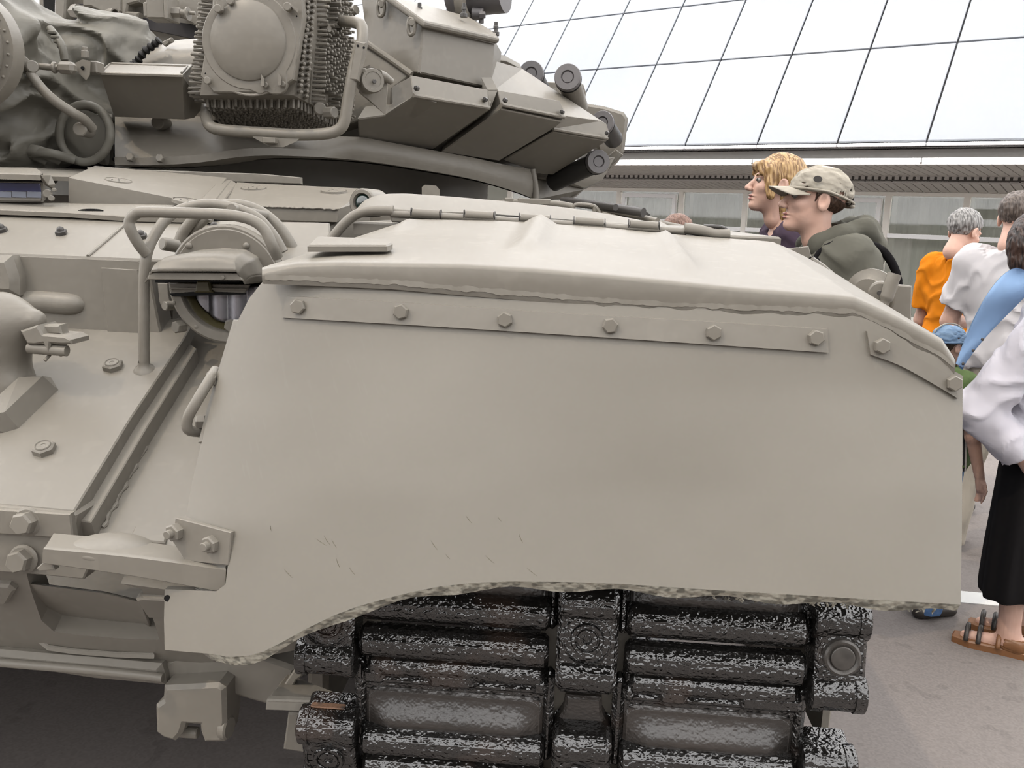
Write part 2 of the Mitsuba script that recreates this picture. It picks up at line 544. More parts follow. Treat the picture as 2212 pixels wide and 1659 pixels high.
# mullions (px of their axis at the head): frames are the parts of each window
mull = [1338, 1473, 1612, 1921, 2092, 2262]
ss = [Fs(x, 415) for x in mull]
ss = [ss[0] + (ss[0] - ss[1]) * 2, ss[0] + (ss[0] - ss[1]), *ss[:3], (ss[2] + ss[3]) / 2, *ss[3:]]
ss = ss + [ss[-1] + (k + 1) * (ss[-1] - ss[-2]) for k in range(1)]
for k in range(len(ss) - 1):
    s0, s1 = ss[k], ss[k + 1]
    w = tag(number('window_1') if k == 0 else f'window_{k + 1}', 'tall window of the building under the sloped glass wall', kind='structure')
    fw = 0.09
    add(f'{w}__frame', cat(fbox(s0 - fw / 2, s0 + fw / 2, -0.05, 0.03, zs, zt), fbox(s1 - fw / 2, s1 + fw / 2, -0.05, 0.03, zs, zt), fbox(s1, s0, -0.05, 0.03, zt - 0.05, zt + 0.01), fbox(s1, s0, -0.05, 0.03, zs - 0.02, zs + 0.07)), 'beige_frame', False)
    add(f'{w}__transom', fbox(s1, s0, -0.05, 0.025, ztr - 0.035, ztr + 0.035), 'white_metal', False)
    for z0, z1 in ((zs + 0.07, ztr - 0.03), (ztr + 0.03, zt - 0.05)):
        c = FP((s0 + s1) / 2, -0.02, (z0 + z1) / 2)
        ww = abs(s1 - s0) - fw
        add(f'{w}__pane', trimesh.Trimesh([c - FD * ww / 2 + Zv * (z0 - z1) / 2, c + FD * ww / 2 + Zv * (z0 - z1) / 2, c + FD * ww / 2 + Zv * (z1 - z0) / 2, c - FD * ww / 2 + Zv * (z1 - z0) / 2], [[0, 1, 2], [0, 2, 3]]), 'window_glass', False)
    if k in (2, 5):
        iw = 0.07
        a0, a1 = min(s0, s1) + 0.09, max(s0, s1) - 0.09
        z0, z1 = ztr + 0.05, zt - 0.09
        add(f'{w}__sash', cat(fbox(a0, a0 + iw, -0.03, 0.05, z0, z1), fbox(a1 - iw, a1, -0.03, 0.05, z0, z1), fbox(a0, a1, -0.03, 0.05, z0, z0 + iw), fbox(a0, a1, -0.03, 0.05, z1 - iw, z1)), 'white_metal', False)
    # curtain behind
    g = []
    for i in range(33):
        t = i / 32
        s = s0 + (s1 - s0) * (0.03 + 0.94 * t)
        e = -0.42 + 0.012 * math.sin(t * 60 + k) + 0.012 * math.sin(t * 23 + 2 * k)
        g.append([FP(s, e, zs + 0.02), FP(s, e, zt - 0.06)])
    add(f'{w}__curtain', sheet(np.array(g), 0.003), 'curtain', True)

# soffits, vent grille and fascia of the canopy, from the windows outwards
e1, e2 = 0.85, 2.25
z1, z1b, z2 = Fz(1950, 394, e1), Fz(1950, 380, e1), Fz(1950, 357, e2)


def soffit(name, ea, za, eb, zb, label):
    """boards that run out from the wall"""
    n = int(abs(sL - sR) / 0.13)
    ms, gaps = [], []
    for i in range(n):
        s = sR + (sL - sR) * (i + 0.5) / n
        w = 0.115
        p = [FP(s - w / 2, ea, za), FP(s + w / 2, ea, za), FP(s + w / 2, eb, zb), FP(s - w / 2, eb, zb)]
        ms.append(panel(np.array(p), 0.02, 0.004, n=-Zv))
    r = add(name, panel(np.array([FP(sR, ea, za + 0.02), FP(sL, ea, za + 0.02), FP(sL, eb, zb + 0.02), FP(sR, eb, zb + 0.02)]), 0.02, 0, n=-Zv), 'soffit_dark', False, label, kind='structure')
    for m in ms if len(ms) < 300 else ms[:300]:
        add(f'{r}__board', m, 'soffit', False)
    return r


soffit('ceiling_canopy_inner', 0.0, zt + 0.01, e1, z1, 'slatted lower soffit above the windows')
soffit('ceiling_canopy_outer', e1, z1b, e2, z2, 'slatted upper soffit under the white fascia')
gr = add('trim_2', fbox(sR, sL, e1 - 0.04, e1 - 0.02, z1, z1b), 'soffit_dark', False, 'band of dark vent slots between the two soffits', kind='structure')
for za, zb in ((z1 - 0.012, z1 + (z1b - z1) * 0.10), (z1b - (z1b - z1) * 0.1, z1b + 0.012)):
    add(f'{gr}__rail', fbox(sR, sL, e1 - 0.03, e1 + 0.01, za, zb), 'soffit', False)
n = int(abs(sL - sR) / 0.098)
one = []
for i in range(min(n, 298)):
    s = sR + (sL - sR) * (i + 0.5) / n
    add(f'{gr}__slat', fbox(s - 0.030, s + 0.030, e1 - 0.03, e1 - 0.005, z1, z1b, 0.002), 'soffit', False)
za, zb = Fz(1950, 356, e2), Fz(1950, 341, e2)
t3 = tag('trim_3', 'white fascia band along the edge of the canopy', kind='structure')
ja, jb = Fs(1990, 348, e2), Fs(1625, 349, e2)
jd = jb - ja
for i in range(-2, 7):
    s0, s1 = ja + i * jd, ja + (i + 1) * jd
    s0, s1 = max(min(s0, sL), sR), max(min(s1, sL), sR)
    if abs(s1 - s0) > 0.05:
        add(f'{t3}__panel', fbox(s0 + 0.006, s1 - 0.006, e2 - 0.05, e2, za, zb, 0.006), 'white_metal', False)
zc, zg = Fz(1950, 328, e2 - 0.35), Fz(1950, 316, e2 - 0.1)
add('trim_4', fbox(sR, sL, e2 - 0.9, e2 - 0.3, zb - 0.02, zc + 0.03), 'soffit', False, 'grey ledge above the white fascia', kind='structure')
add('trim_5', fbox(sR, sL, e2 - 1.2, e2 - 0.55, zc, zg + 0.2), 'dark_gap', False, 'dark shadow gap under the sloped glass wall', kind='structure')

# the sloped glass wall
GU = unit(np.array([1986.0, FPX * math.cos(PITCH) + 5155 * math.sin(PITCH), -FPX * math.sin(PITCH) + 5155 * math.cos(PITCH)]))
GN = unit(np.cross(FD, GU))
if np.dot(GN, CAM - F0) < 0:
    GN = -GN
GU = unit(np.cross(GN, FD))
GU = GU if GU[2] > 0 else -GU
G0 = PF(1811, 307.3, e2)


def PG_(px, py):
    q = hit(px, py, G0, GN) - G0
    return float(q @ FD), float(q @ GU)


rows = [0.0, PG_(1705.6, 118)[1], 0]
rows[2] = PG_(1330, 31)[1]
dr_ = rows[2] - rows[1]
rows = [0.0, rows[1], rows[2], rows[2] + dr_, rows[2] + 2 * dr_]
c = [PG_(2001, 305)[0], PG_(1811, 307.3)[0], PG_(1637.8, 310)[0], PG_(1479, 313)[0]]
ds = (c[3] - c[0]) / 3
s_first = c[0] - 4 * ds
nb = 31
gw = tag('wall_glass', 'sloped wall of large white glass panels with thin dark joints', kind='structure')
add(f'{gw}__backing', panel(np.array([G0 + FD * (s_first + i * ds) + GU * r - GN * 0.05 for i, r in ((0, -0.02), (nb, -0.02), (nb, rows[-1]), (0, rows[-1]))]), 0.05, 0, n=GN), 'joint', False)
jt = 0.013
for r in range(len(rows) - 1):
    for i in range(nb):
        p = [G0 + FD * (s_first + (i + a) * ds + (jt if a == 0 else -jt)) + GU * (rows[r + q] + (jt if q == 0 else -jt)) for a, q in ((0, 0), (1, 0), (1, 1), (0, 1))]
        add(f'{gw}__glass_panel', panel(np.array(p), 0.03, 0.006, n=GN), 'roof_glass', False)
zq = Fz(1950, 316, e2)
t6 = tag('trim_6', 'white sill strip under the sloped glass wall', kind='structure')
zz = G0[2]
for i in range(nb):
    s0 = float((G0 - F0) @ FD) + s_first + i * ds
    add(f'{t6}__panel', fbox(s0 + 0.008, s0 + ds - 0.008, e2 - 0.5, e2 + 0.02, zq, zz - 0.02, 0.006), 'white_metal', False)

# the building across the square, seen only as a reflection in the windows
scene['old_plaster'] = two(principled((0.20, 0.185, 0.165), 0.8))
ob = add('wall_opposite', box((2, -31, 4.5), np.eye(3), (56, 6, 9.0), 0.05), 'old_plaster', False, 'plain building on the far side of the square', kind='structure')
for i in range(10):
    for j in range(3):
        add(f'{ob}__window', box((-16 + 4 * i, -28.0, 1.7 + 2.7 * j), np.eye(3), (1.6, 0.1, 1.7), 0.02), 'dark_gap', False)
# ------------------------------------------------------------------ the tank: one thing; hull, fender, mud flap, track
TK = tag('tank', 'large olive-painted battle tank with rubber mud flap, black track and armoured turret', 'tank')
P_ = 'paint'


def part(name, mesh, bsdf=P_, smooth=35, label=None, kind=None):
    return add(f'{TK}__{name}', mesh, bsdf, smooth, label, kind=kind)


def sub(holder, name, mesh, bsdf=P_, smooth=35, label=None, kind=None):
    return add(f'{holder}__{name}', mesh, bsdf, smooth, label, kind=kind)


# --- fender: a pressed plate; rows of the grid run across the tank, from the seam over the lip to the hinge
seamx = np.array([566, 640, 720, 850, 1000, 1150, 1300, 1450, 1600, 1720, 1800, 1845, 1890, 1940, 1990, 2035, 2064])
seamy = np.interp(seamx, [566, 700, 850, 1080, 1300, 1500, 1600, 1845, 1920, 1987, 2040, 2064], [602, 607, 614, 634, 652, 664, 668, 676, 708, 747, 776, 797])
lipy = np.interp(seamx, [566, 620, 720, 1000, 1200, 1400, 1600, 1700, 1840, 1875, 1964, 2035, 2064], [578, 566, 562, 567, 579, 598, 618, 626, 636, 650, 692, 732, 776])
front0 = PVs(np.stack([seamx, seamy], 1), 0.0)
front1 = PVs(np.stack([seamx, lipy + 14], 1), 0.0)
front1b = PVs(np.stack([seamx, lipy + 5], 1), 0.0035)
front2 = PVs(np.stack([seamx, lipy], 1), 0.012)
pl = [PV(1300, 588, 0.012), L]
rise = math.tan(math.radians(5.5))
FTn = unit(np.cross(L, unit(B + Zv * rise)))
FTn = FTn if FTn[2] > 0 else -FTn
FT0 = PV(1200, 579, 0.012)


def PT(px, py, d=0.0):
    """on the fender's top plane"""
    return hit(px, py, FT0 + FTn * d, FTn)


vh = float(np.dot(PT(1200, 483) - O, B))                      # where the hinge runs
rows_ = [front0, (front0 + front1) / 2, front1, front1b, front2]
bk = unit(B + Zv * rise)
lf = PT(752, 478) - front2[0]
nr = 22
ribs = [(float((PT(1150, 520) - O) @ L), 0.115, 0.028, 0.014, 0.10, 0.52), (float((PT(1480, 560) - O) @ L), 0.10, 0.022, 0.012, 0.05, 0.46), (float((PT(835, 508) - O) @ L), 0.05, 0.020, 0.008, 0.30, 0.46)]
for k in range(1, nr + 1):
    t = (k / nr)
    w = (vh - 0.012) * t
    left = front2[0] + bk * w * 1.0 + L * (0.055 * t)        # the inner edge leans a little
    row = []
    for q, p in enumerate(front2):
        e = p + bk * w
        row.append(e + (left - (front2[0] + bk * w)) * max(0, 1 - q / 4.0))
    row = np.array(row)
    rows_.append(row)
grid = np.array(rows_)
# finer across
gx = np.linspace(0, grid.shape[1] - 1, 97)
i0 = np.minimum(gx.astype(int), grid.shape[1] - 2)
fr = (gx - i0)[None, :, None]
grid = grid[:, i0] * (1 - fr) + grid[:, i0 + 1] * fr
for u0, w_, half, hgt, va, vb in ribs:
    u = (grid - O) @ L
    v = (grid - O) @ B
    a = np.clip(1 - np.abs(u - u0 - 0.12 * (v - 0.2) * 0) / half, 0, 1)
    s = np.clip((v - va) / 0.06, 0, 1) * np.clip((vb - v) / 0.06, 0, 1)
    grid[..., 2] += hgt * (a * a * (3 - 2 * a)) * s
grid[5:, :, 2] += 0.0025 * (meshkit.fbm(grid[5:] * 7, 2, seed=5) - 0.5)
fender = part('fender', sheet(grid, 0.006, away=-Zv * 0.4 - unit(FTn) * 0.6 + B * 0.25), P_, 50, 'steel mudguard with a rolled front lip and pressed ribs')
# outer side skirt of the fender, down from its right edge
edge = grid[5:, -1]
part('fender_side', sheet(np.stack([edge, edge - Zv * 0.02], 1), 0.006, away=-L), P_, 40)
# left side of the fender: inner wall that closes the wheel arch
edge = np.array([p for p in grid[2:, 0] if (p - O) @ B > 0.16])
inn = part('fender_inner_wall', sheet(np.stack([edge, edge * np.array([1, 1, 0]) + Zv * (edge[:, 2:] - 0.16) + 0 * L], 1), 0.006, away=L), P_, 40)

# ragged weld seam under the lip
sx = np.linspace(572, 2060, 260)
sy = np.interp(sx, seamx, seamy)
up = meshkit.fbm(np.stack([sx / 14, sx * 0, sx * 0], 1), 3, seed=2)
lo_ = meshkit.fbm(np.stack([sx / 19, sx * 0 + 7, sx * 0], 1), 3, seed=9)
w1, w2 = 5 + 9 * (up - 0.4), 6 + 12 * (lo_ - 0.4)
c0 = PVs(np.stack([sx, sy - 0.8 * w1 - 4], 1), -0.0002)
c1 = PVs(np.stack([sx, sy + 0.6 * w2 - 3], 1), -0.0005) - B * (0.0014 * np.clip(up - 0.25, 0, 1))[:, None]
c2 = PVs(np.stack([sx, sy + 0.6 * w2], 1), 0.006)
sub(fender, 'weld_seam', sheet(np.array([c0, c1, c2]), 0.006, away=B), P_, 40, 'ragged seam of dried sealant')

# --- the rubber flap
tx = np.linspace(566, 2058, 90)
ty = np.interp(tx, seamx, seamy) + 0.6 * np.interp(tx, sx, w2) + np.clip(18 * (meshkit.fbm(np.stack([tx / 45, tx * 0 + 3, tx * 0], 1), 2, seed=21) - 0.36), -2, 5.0)
outline = [*zip(tx.tolist(), ty.tolist()), (2080, 812),
           (2079, 960), (2078, 1130), (2075, 1306), (1900, 1296), (1700, 1284), (1500, 1272), (1350, 1262), (1220, 1257), (1100, 1256), (1020, 1259), (950, 1267), (890, 1279), (830, 1294), (770, 1311),
           (720, 1330), (660, 1359), (610, 1387), (570, 1407), (535, 1417), (495, 1419), (450, 1412), (356, 1404), (354, 1340), (356, 1273), (468, 1277), (487, 1262), (492, 1224), (499, 1150), (402, 1116), (415, 1040), (437, 950), (462, 850), (490, 760), (515, 690), (538, 645)]
# curved: the left part bends back, the bottom hangs a little forward


def flap_v(px, py):
    t = np.clip((720 - px) / 320.0, 0, 1)
    bend = 0.150 * t ** 1.9 * np.clip((1130 - py) / 560.0, 0, 1)
    t2 = np.clip((620 - px) / 270.0, 0, 1)
    bend += 0.045 * t2 ** 1.6 * np.clip((py - 900) / 300.0, 0, 1)
    r = np.clip((px - 1900) / 180.0, 0, 1)
    return 0.010 + bend - 0.105 * np.clip((py - 600) / 680.0, 0, 1.2) + 0.020 * ((px - 1120) / 900.0) ** 2 * np.clip((py - 640) / 200.0, 0, 1) + 0.010 * r ** 3 + 0.009 * np.sin(px / 190.0 + 0.4) * np.clip((py - 760) / 300, 0, 1)


from shapely import Polygon, Point, prepared
pg = Polygon(outline)
step = 26
cand = []
X, Y = np.meshgrid(np.arange(340, 2090, step), np.arange(590, 1430, step))
pp = prepared.prep(pg.buffer(-9))
inner = [(x, y) for x, y in zip(X.ravel(), Y.ravel()) if pp.contains(Point(x, y))]
ring = []
n_out = len(outline)
for k in range(n_out):
    a_, b_ = np.array(outline[k], float), np.array(outline[(k + 1) % n_out], float)
    m_ = max(1, int(np.linalg.norm(b_ - a_) / step))
    for q in range(m_):
        ring.append(tuple(a_ + (b_ - a_) * q / m_))
ring = np.array(ring)
allp = np.vstack([ring, np.array(inner)])
from scipy.spatial import Delaunay
de = Delaunay(allp)
ppg = prepared.prep(pg)
tr_ = [t for t in de.simplices if ppg.contains(Point(*allp[t].mean(0)))]
tr_ = np.array(tr_)
V0 = np.array([PV(x, y, float(flap_v(x, y))) for x, y in allp])
N_ = np.cross(V0[tr_[:, 1]] - V0[tr_[:, 0]], V0[tr_[:, 2]] - V0[tr_[:, 0]])
tr_[(N_ @ -B) < 0] = tr_[(N_ @ -B) < 0][:, ::-1]
th = 0.010
nr_ = len(ring)
# the cut edge along the bottom is bevelled towards the camera
bev_zone = np.array([1.0 if (y > 1200 and x > 430) else 0.0 for x, y in ring])
dn = np.array([0, 0, -1.0])
Vb = V0 + B * th
V1 = V0[:nr_] + B * (th * 0.75) + dn * (0.0120 * bev_zone)[:, None] * (1 + 0.25 * np.sin(ring[:, 0:1] / 37.0))
tri_c = []
i = np.arange(nr_)
j = (i + 1) % nr_
V = np.vstack([V0, Vb])
flap = part('mud_flap', trimesh.Trimesh(V, np.vstack([tr_, tr_[:, ::-1] + len(V0)]), process=False), 'rubber_paint', 30, 'thick rubber flap painted olive, scuffed and cut to a curve below')
# edge strip, as its own rough band
Ve = np.vstack([V0[:nr_], V1, Vb[:nr_] + dn * (0.006 * bev_zone)[:, None], Vb[:nr_]])
f = []
for o in range(3):
    f += [np.stack([o * nr_ + i, (o + 1) * nr_ + i, (o + 1) * nr_ + j], 1), np.stack([o * nr_ + i, (o + 1) * nr_ + j, o * nr_ + j], 1)]
f = np.vstack(f)
em = trimesh.Trimesh(Ve, f, process=False)
mid = bev_zone[i] > 0
sel = np.tile(np.concatenate([mid & (bev_zone[j] > 0)] * 2), 3)
sub(flap, 'cut_edge', trimesh.Trimesh(Ve, f[sel], process=False), 'cut_rubber', 40, 'rough cut lower edge')
sub(flap, 'side_edge', trimesh.Trimesh(Ve, f[~sel], process=False), 'rubber_paint', 40)
# fibres that hang from the cut edge
fib = []
for k in range(60):
    x = rng.choice([rng.uniform(1440, 2070), rng.uniform(470, 560)], p=[0.75, 0.25])
    y = np.interp(x, [470, 535, 560, 1440, 2075], [1418, 1420, 1412, 1283, 1318])
    p = PV(x, y, 0.012)
    l_ = rng.uniform(0.002, 0.007)
    fib.append(tube([p, p + L * rng.uniform(-.003, .003) - Zv * l_ * 0.6, p + L * rng.uniform(-.004, .004) - Zv * l_], [0.0016, 0.0012, 0.0004], 5))
sub(flap, 'frayed_thread', cat(*fib), 'cut_rubber', 30, kind='stuff')
# scratches: thin raised curls of rubber, dark
sc = []
for k in range(14):
    x, y = rng.uniform(560, 1150), rng.uniform(1090, 1235)
    if y > 1235 or not pg.buffer(-14).contains(Point(x, y)):
        continue
    a_ = rng.normal(1.1, 0.25)
    ln = rng.uniform(10, 26)
    q = [(x + ln * t * math.cos(a_) + 3 * t * t, y + ln * t * math.sin(a_)) for t in (0, .5, 1)]
    sc.append(tube([PV(X_, Y_, float(flap_v(X_, Y_)) - 0.0002) for X_, Y_ in q], [0.0001, 0.0003, 0.0001], 5))
sub(flap, 'scratch', cat(*sc), 'olive_plain', 30, kind='stuff')

# clamp strips and their bolts


def strip_of(top, bot, n):
    tp = spline(np.array(top, float), n)
    bt = spline(np.array(bot, float), n)
    e = [[PV(x, y, float(flap_v(x, y)) - 0.005) for x, y in r] for r in (tp, bt)]
    return sheet(np.array(e), 0.007, away=B)


st = part('clamp_strip', strip_of([(619, 640), (900, 656), (1200, 676), (1500, 693), (1788, 711)], [(608, 686), (900, 703), (1200, 722), (1500, 742), (1790, 762)], 12), P_, 30, 'long flat steel strip that clamps the flap')
for x, y in ((646, 659), (867, 670), (1091, 687), (1318, 700), (1541, 715), (1761, 726)):
    sub(st, 'bolt', hexbolt(PV(x, y + 3, float(flap_v(x, y)) - 0.005), -B + Zv * 0.06, 0.0088, 0.0085, turn=rng.uniform(0, 1)))
st2 = part('clamp_strip', strip_of([(1873, 716), (1930, 742), (2000, 782), (2060, 815)], [(1881, 766), (1940, 788), (2000, 820), (2071, 862)], 8), P_, 30, 'short sloping steel strip near the right end of the flap')
for x, y in ((1903, 745), (2058, 825)):
    sub(st2, 'bolt', hexbolt(PV(x, y + 2, float(flap_v(x, y)) - 0.005), -B + Zv * 0.06, 0.0088, 0.0085, turn=0.6))

# hinge row at the back of the mudguard
hz = vh + 0.01
kn = [(830, 904, 452, 462), (892, 950, 459, 466), (1006, 1066, 463, 470), (1125, 1186, 470, 478), (1243, 1304, 477, 485), (1361, 1421, 484, 492)]
hp = lambda x, y: PV(x, y, hz)
hinge = part('hinge', tube([hp(846, 462), hp(1000, 470), hp(1250, 486), hp(1480, 500)], 0.0055, 12), P_, 40, 'long hinge between mudguard and track guard')
for xa, xb, ya, yb in kn[1:]:
    sub(hinge, 'knuckle', tube([hp(xa, ya + 1), hp(xb, yb - 3)], 0.0075, 14), P_, 40)
    for x, y in ((xa - 3, ya), (xb + 3, yb - 3)):
        sub(hinge, 'pin_end', tube([hp(x - 1, y), hp(x + 1, y)], 0.0080, 12), 'steel_dark', 40)
sub(hinge, 'strap', panel([hp(836, 450), hp(1000, 462), hp(1250, 478), hp(1480, 494), hp(1485, 520), hp(1250, 505), hp(1000, 490), hp(846, 480)], 0.01, 0.002), P_, 30)
sub(hinge, 'rod', tube(spline([hp(1478, 493), hp(1520, 499), hp(1545, 506), hp(1576, 506)], 4), [0.009] * 13, 12), P_, 40, 'end of the hinge rod')
sub(hinge, 'clip', tube(spline([hp(1520, 488), hp(1545, 489), hp(1565, 493), hp(1575, 503)], 4), 0.003, 8), 'steel_dark', 40)
# bent pipe at the inner end
sub(hinge, 'bent_pipe', tube(spline([hp(850, 455), hp(800, 455), hp(768, 464), hp(742, 485), hp(714, 518)], 6), 0.0082, 12), P_, 40)
# ledge plate on the left of the mudguard
sub(fender, 'ledge', panel([PT(684, 510, 0.012), PT(840, 516, 0.012), PT(848, 524, 0.012), PT(836, 529, 0.012), PT(664, 529, 0.012)], 0.008, 0.002, n=FTn), P_, 30)
# the track guard behind the hinge, long and flat, with stowage on it
v2 = vh + 0.02
za_ = float(PV(1200, 478, v2)[2]) - 0.012
ul, ur = float((hp(760, 470) - O) @ L), float((hp(1690, 520) - O) @ L)
part('track_guard', panel([T(ul, v2, za_), T(ur, v2, za_ - 0.0), T(ur, v2 + 3.4, za_), T(ul - 0.1, v2 + 3.4, za_)], 0.02, 0.003, n=Zv), P_, 30, 'flat track guard running back along the hull')

# things beyond the sloping right edge of the fender: bracket plates, a crank roller and its plate
br = part('side_bracket', panel(PVs([(1668, 540), (1690, 538), (1747, 532), (1752, 552), (1800, 586), (1812, 612), (1790, 640), (1690, 600)], 0.60), 0.006, 0.001), P_, 30, 'thin bracket with a round hole')
M = diff = None
sub(br, 'gusset', tube([PV(1752, 560, 0.59), PV(1780, 580, 0.59), PV(1812, 610, 0.59)], 0.006, 8), P_, 40)
sub(br, 'round_hole', lathe([(0, 0), (0.011, 0), (0.011, 0.002), (0, 0.002)], PV(1757, 567, 0.598), -B, 20), 'black', 40)
rol = part('crank_roller', lathe([(0, 0), (0.034, 0), (0.036, 0.002), (0.036, 0.010), (0.028, 0.012), (0.022, 0.016), (0.022, 0.032), (0, 0.032)], PV(1882, 632, 0.40), -B - L * 0.5, 32), P_, 40, 'round roller with a crank handle')
sub(rol, 'drum', cyl(PV(1902, 631, 0.34), -B - L * 0.35, 0.0135 * 1.22, 0.03, 28), P_, 40)
sub(rol, 'crank_handle', tube(spline([PV(1905, 664, 0.30), PV(1916, 640, 0.30), PV(1924, 615, 0.30), PV(1933, 591, 0.30)], 5), [0.007] * 4 + [0.0095] * 12, 12), P_, 40)
sub(rol, 'screw', cyl(PV(1900, 632, 0.305), -B - L * 0.35, 0.0035, 0.004, 12), 'steel_dark', 40)
sp = part('side_plate', panel(PVs([(1939, 615), (1971, 618), (1969, 700), (1960, 720), (1920, 690)], 0.36), 0.02, 0.002), P_, 30, 'upright end plate beside the crank roller')
sub(sp, 'rubber_block', panel(PVs([(1963, 655), (1970, 660), (1967, 725), (1958, 725)], 0.385), 0.012, 0.001), 'black', 30)

# --- glacis: plane tilted back
GT = math.radians(24.3)
Gd = unit(B * math.cos(GT) + Zv * math.sin(GT))
Gn = unit(np.cross(L, Gd))
Gn = Gn if Gn[2] > 0 else -Gn
NV = 0.115                                                   # the nose edge
G0p = PV(100, 1097, NV)


def PG(px, py, d=0.0):
    return hit(px, py, G0p + Gn * d, Gn)


gl = part('glacis_plate', panel([G0p + (PG(-420, 1070) - G0p), PG(0, 1090), PG(160, 1104), PG(281, 905), PG(395, 735), PG(420, 690), PG(-420, 660)], 0.024, 0.002, n=Gn), P_, 30, 'sloped upper front plate')
for x, y in ((245, 790), (97, 970)):
    p = PG(x, y + 4)
    b_ = sub(gl, 'bolt', cat(hexbolt(p, Gn, 0.0165, 0.010, turn=0.15), ), P_, 30, 'hexagonal plug')
    add(f'{gl}__bolt_slot', lathe([(0.004, 0.0105), (0.0095, 0.0105), (0.0105, 0.012), (0.0115, 0.0105)], p, Gn, 20), P_, 30)
# ledge strip beside it and the sloped floor beyond
sub(gl, 'edge_ledge', panel([PG(150, 1122, -0.022), PG(196, 1128, -0.022), PG(320, 918, -0.022), PG(424, 752, -0.022), PG(395, 730, -0.022), PG(270, 905, -0.022)], 0.035, 0.0015, n=Gn), P_, 30)
fl = part('arch_floor', panel([PG(192, 1160, -0.05), PG(330, 1180, -0.05), PG(520, 1190, -0.05), PG(700, 900, -0.05), PG(800, 640, -0.05), PG(400, 690, -0.05), PG(380, 770, -0.05), PG(270, 960, -0.05), PG(160, 1150, -0.05)], 0.012, 0.0015, n=Gn), P_, 30, 'sloped inner plate beside the glacis')
# weld beads along the trough
wb = [PG(222 + 196 * t + 3 * math.sin(t * 60), 1140 - 372 * t * 1.0, -0.049) for t in np.linspace(0, 0.9, 60)]
sub(fl, 'weld_bead', tube(np.array(wb), 0.003 + 0.0012 * np.sin(np.arange(60) * 1.7), 8), P_, 40)
sub(fl, 'raised_pad', panel([PG(278, 1165, -0.045), PG(292, 1135, -0.045), PG(366, 1136, -0.045), PG(356, 1172, -0.045)], 0.012, 0.002, n=Gn), P_, 30)

# --- the nose beam with its big bolts, and the lower plate with a cut-out
nb_ = part('nose_beam', panel(PVs([(-600, 1058), (0, 1092), (160, 1107), (166, 1113), (157, 1168), (190, 1230), (180, 1252), (60, 1240), (-600, 1202)], NV - 0.004), 0.05, 0.002), P_, 30, 'upright front beam of the hull')
sub(nb_, 'upper_step', panel(PVs([(-600, 1062), (152, 1110), (158, 1165), (-600, 1116)], NV - 0.012), 0.012, 0.002), P_, 30)
for x, y, tilt in ((60, 1127, 0.0), (50, 1208, 0.1)):
    p = PV(x, y, NV - 0.011)
    sub(nb_, 'bolt', hexbolt(p, -B + Zv * 0.12 + L * 0.05, 0.0155, 0.017, washer=0.020, turn=0.2 + tilt), P_, 30, 'large bolt with washer')
Qd = unit(-Zv * math.cos(0.58) + B * math.sin(0.58))
Qn = unit(np.cross(Qd, L))
Qn = Qn if np.dot(Qn, -B) > 0 else -Qn
Q0 = PV(100, 1238, NV + 0.015)


def PQ(px, py, d=0.0):
    return hit(px, py, Q0 + Qn * d, Qn)


low_pts = np.array([PQ(x, y) for x, y in ((-420, 1205), (60, 1236), (230, 1256), (520, 1296), (640, 1330), (660, 1400), (560, 1420), (340, 1440), (-420, 1372))])
plate = man(panel(low_pts, 0.04, 0.0, n=Qn))
cut = man(panel([PQ(x, y, 0.02) for x, y in ((40, 1255), (120, 1268), (230, 1282), (295, 1300), (323, 1372), (334, 1408), (250, 1405), (160, 1398), (104, 1390), (76, 1366), (52, 1300))], 0.10, 0.0, n=Qn))
lp = part('lower_plate', tri(plate - cut), P_, 20, 'sloping lower front plate with a scooped opening')
# scoop: a hollow that runs inwards towards its foot, closed by a ledge
g = []
for t in np.linspace(0, 1, 12):
    d_ = 0.002 + 0.050 * t ** 1.4
    g.append([PQ(24 + 50 * t, 1256 + 92 * t, -d_), PQ(100 + 20 * t, 1266 + 94 * t, -d_), PQ(220, 1281 + 91 * t, -d_), PQ(296 + 27 * t, 1299 + 80 * t, -d_), PQ(302 + 30 * t, 1299 + 80 * t, -d_ + 0.01)])
sub(lp, 'scoop', sheet(np.array(g), 0.006, away=B), P_, 60)
sub(lp, 'scoop_lip', panel([PQ(84, 1350, -0.05), PQ(150, 1366, -0.052), PQ(310, 1380, -0.052), PQ(334, 1388, -0.02), PQ(334, 1412, 0.003), PQ(250, 1409, 0.003), PQ(160, 1402, 0.003), PQ(104, 1394, 0.003), PQ(74, 1370, -0.01)], 0.008, 0.002, n=Zv - B * 0.5), P_, 30)
sub(lp, 'corner_plate', panel([PQ(x, y, 0.008) for x, y in ((293, 1297), (306, 1294), (420, 1300), (420, 1336), (320, 1336))], 0.012, 0.002, n=Qn), P_, 30)
sub(lp, 'corner_block', panel([PQ(x, y, 0.01) for x, y in ((-30, 1264), (18, 1267), (32, 1278), (14, 1308), (-30, 1308))], 0.03, 0.004, n=Qn), P_, 30)
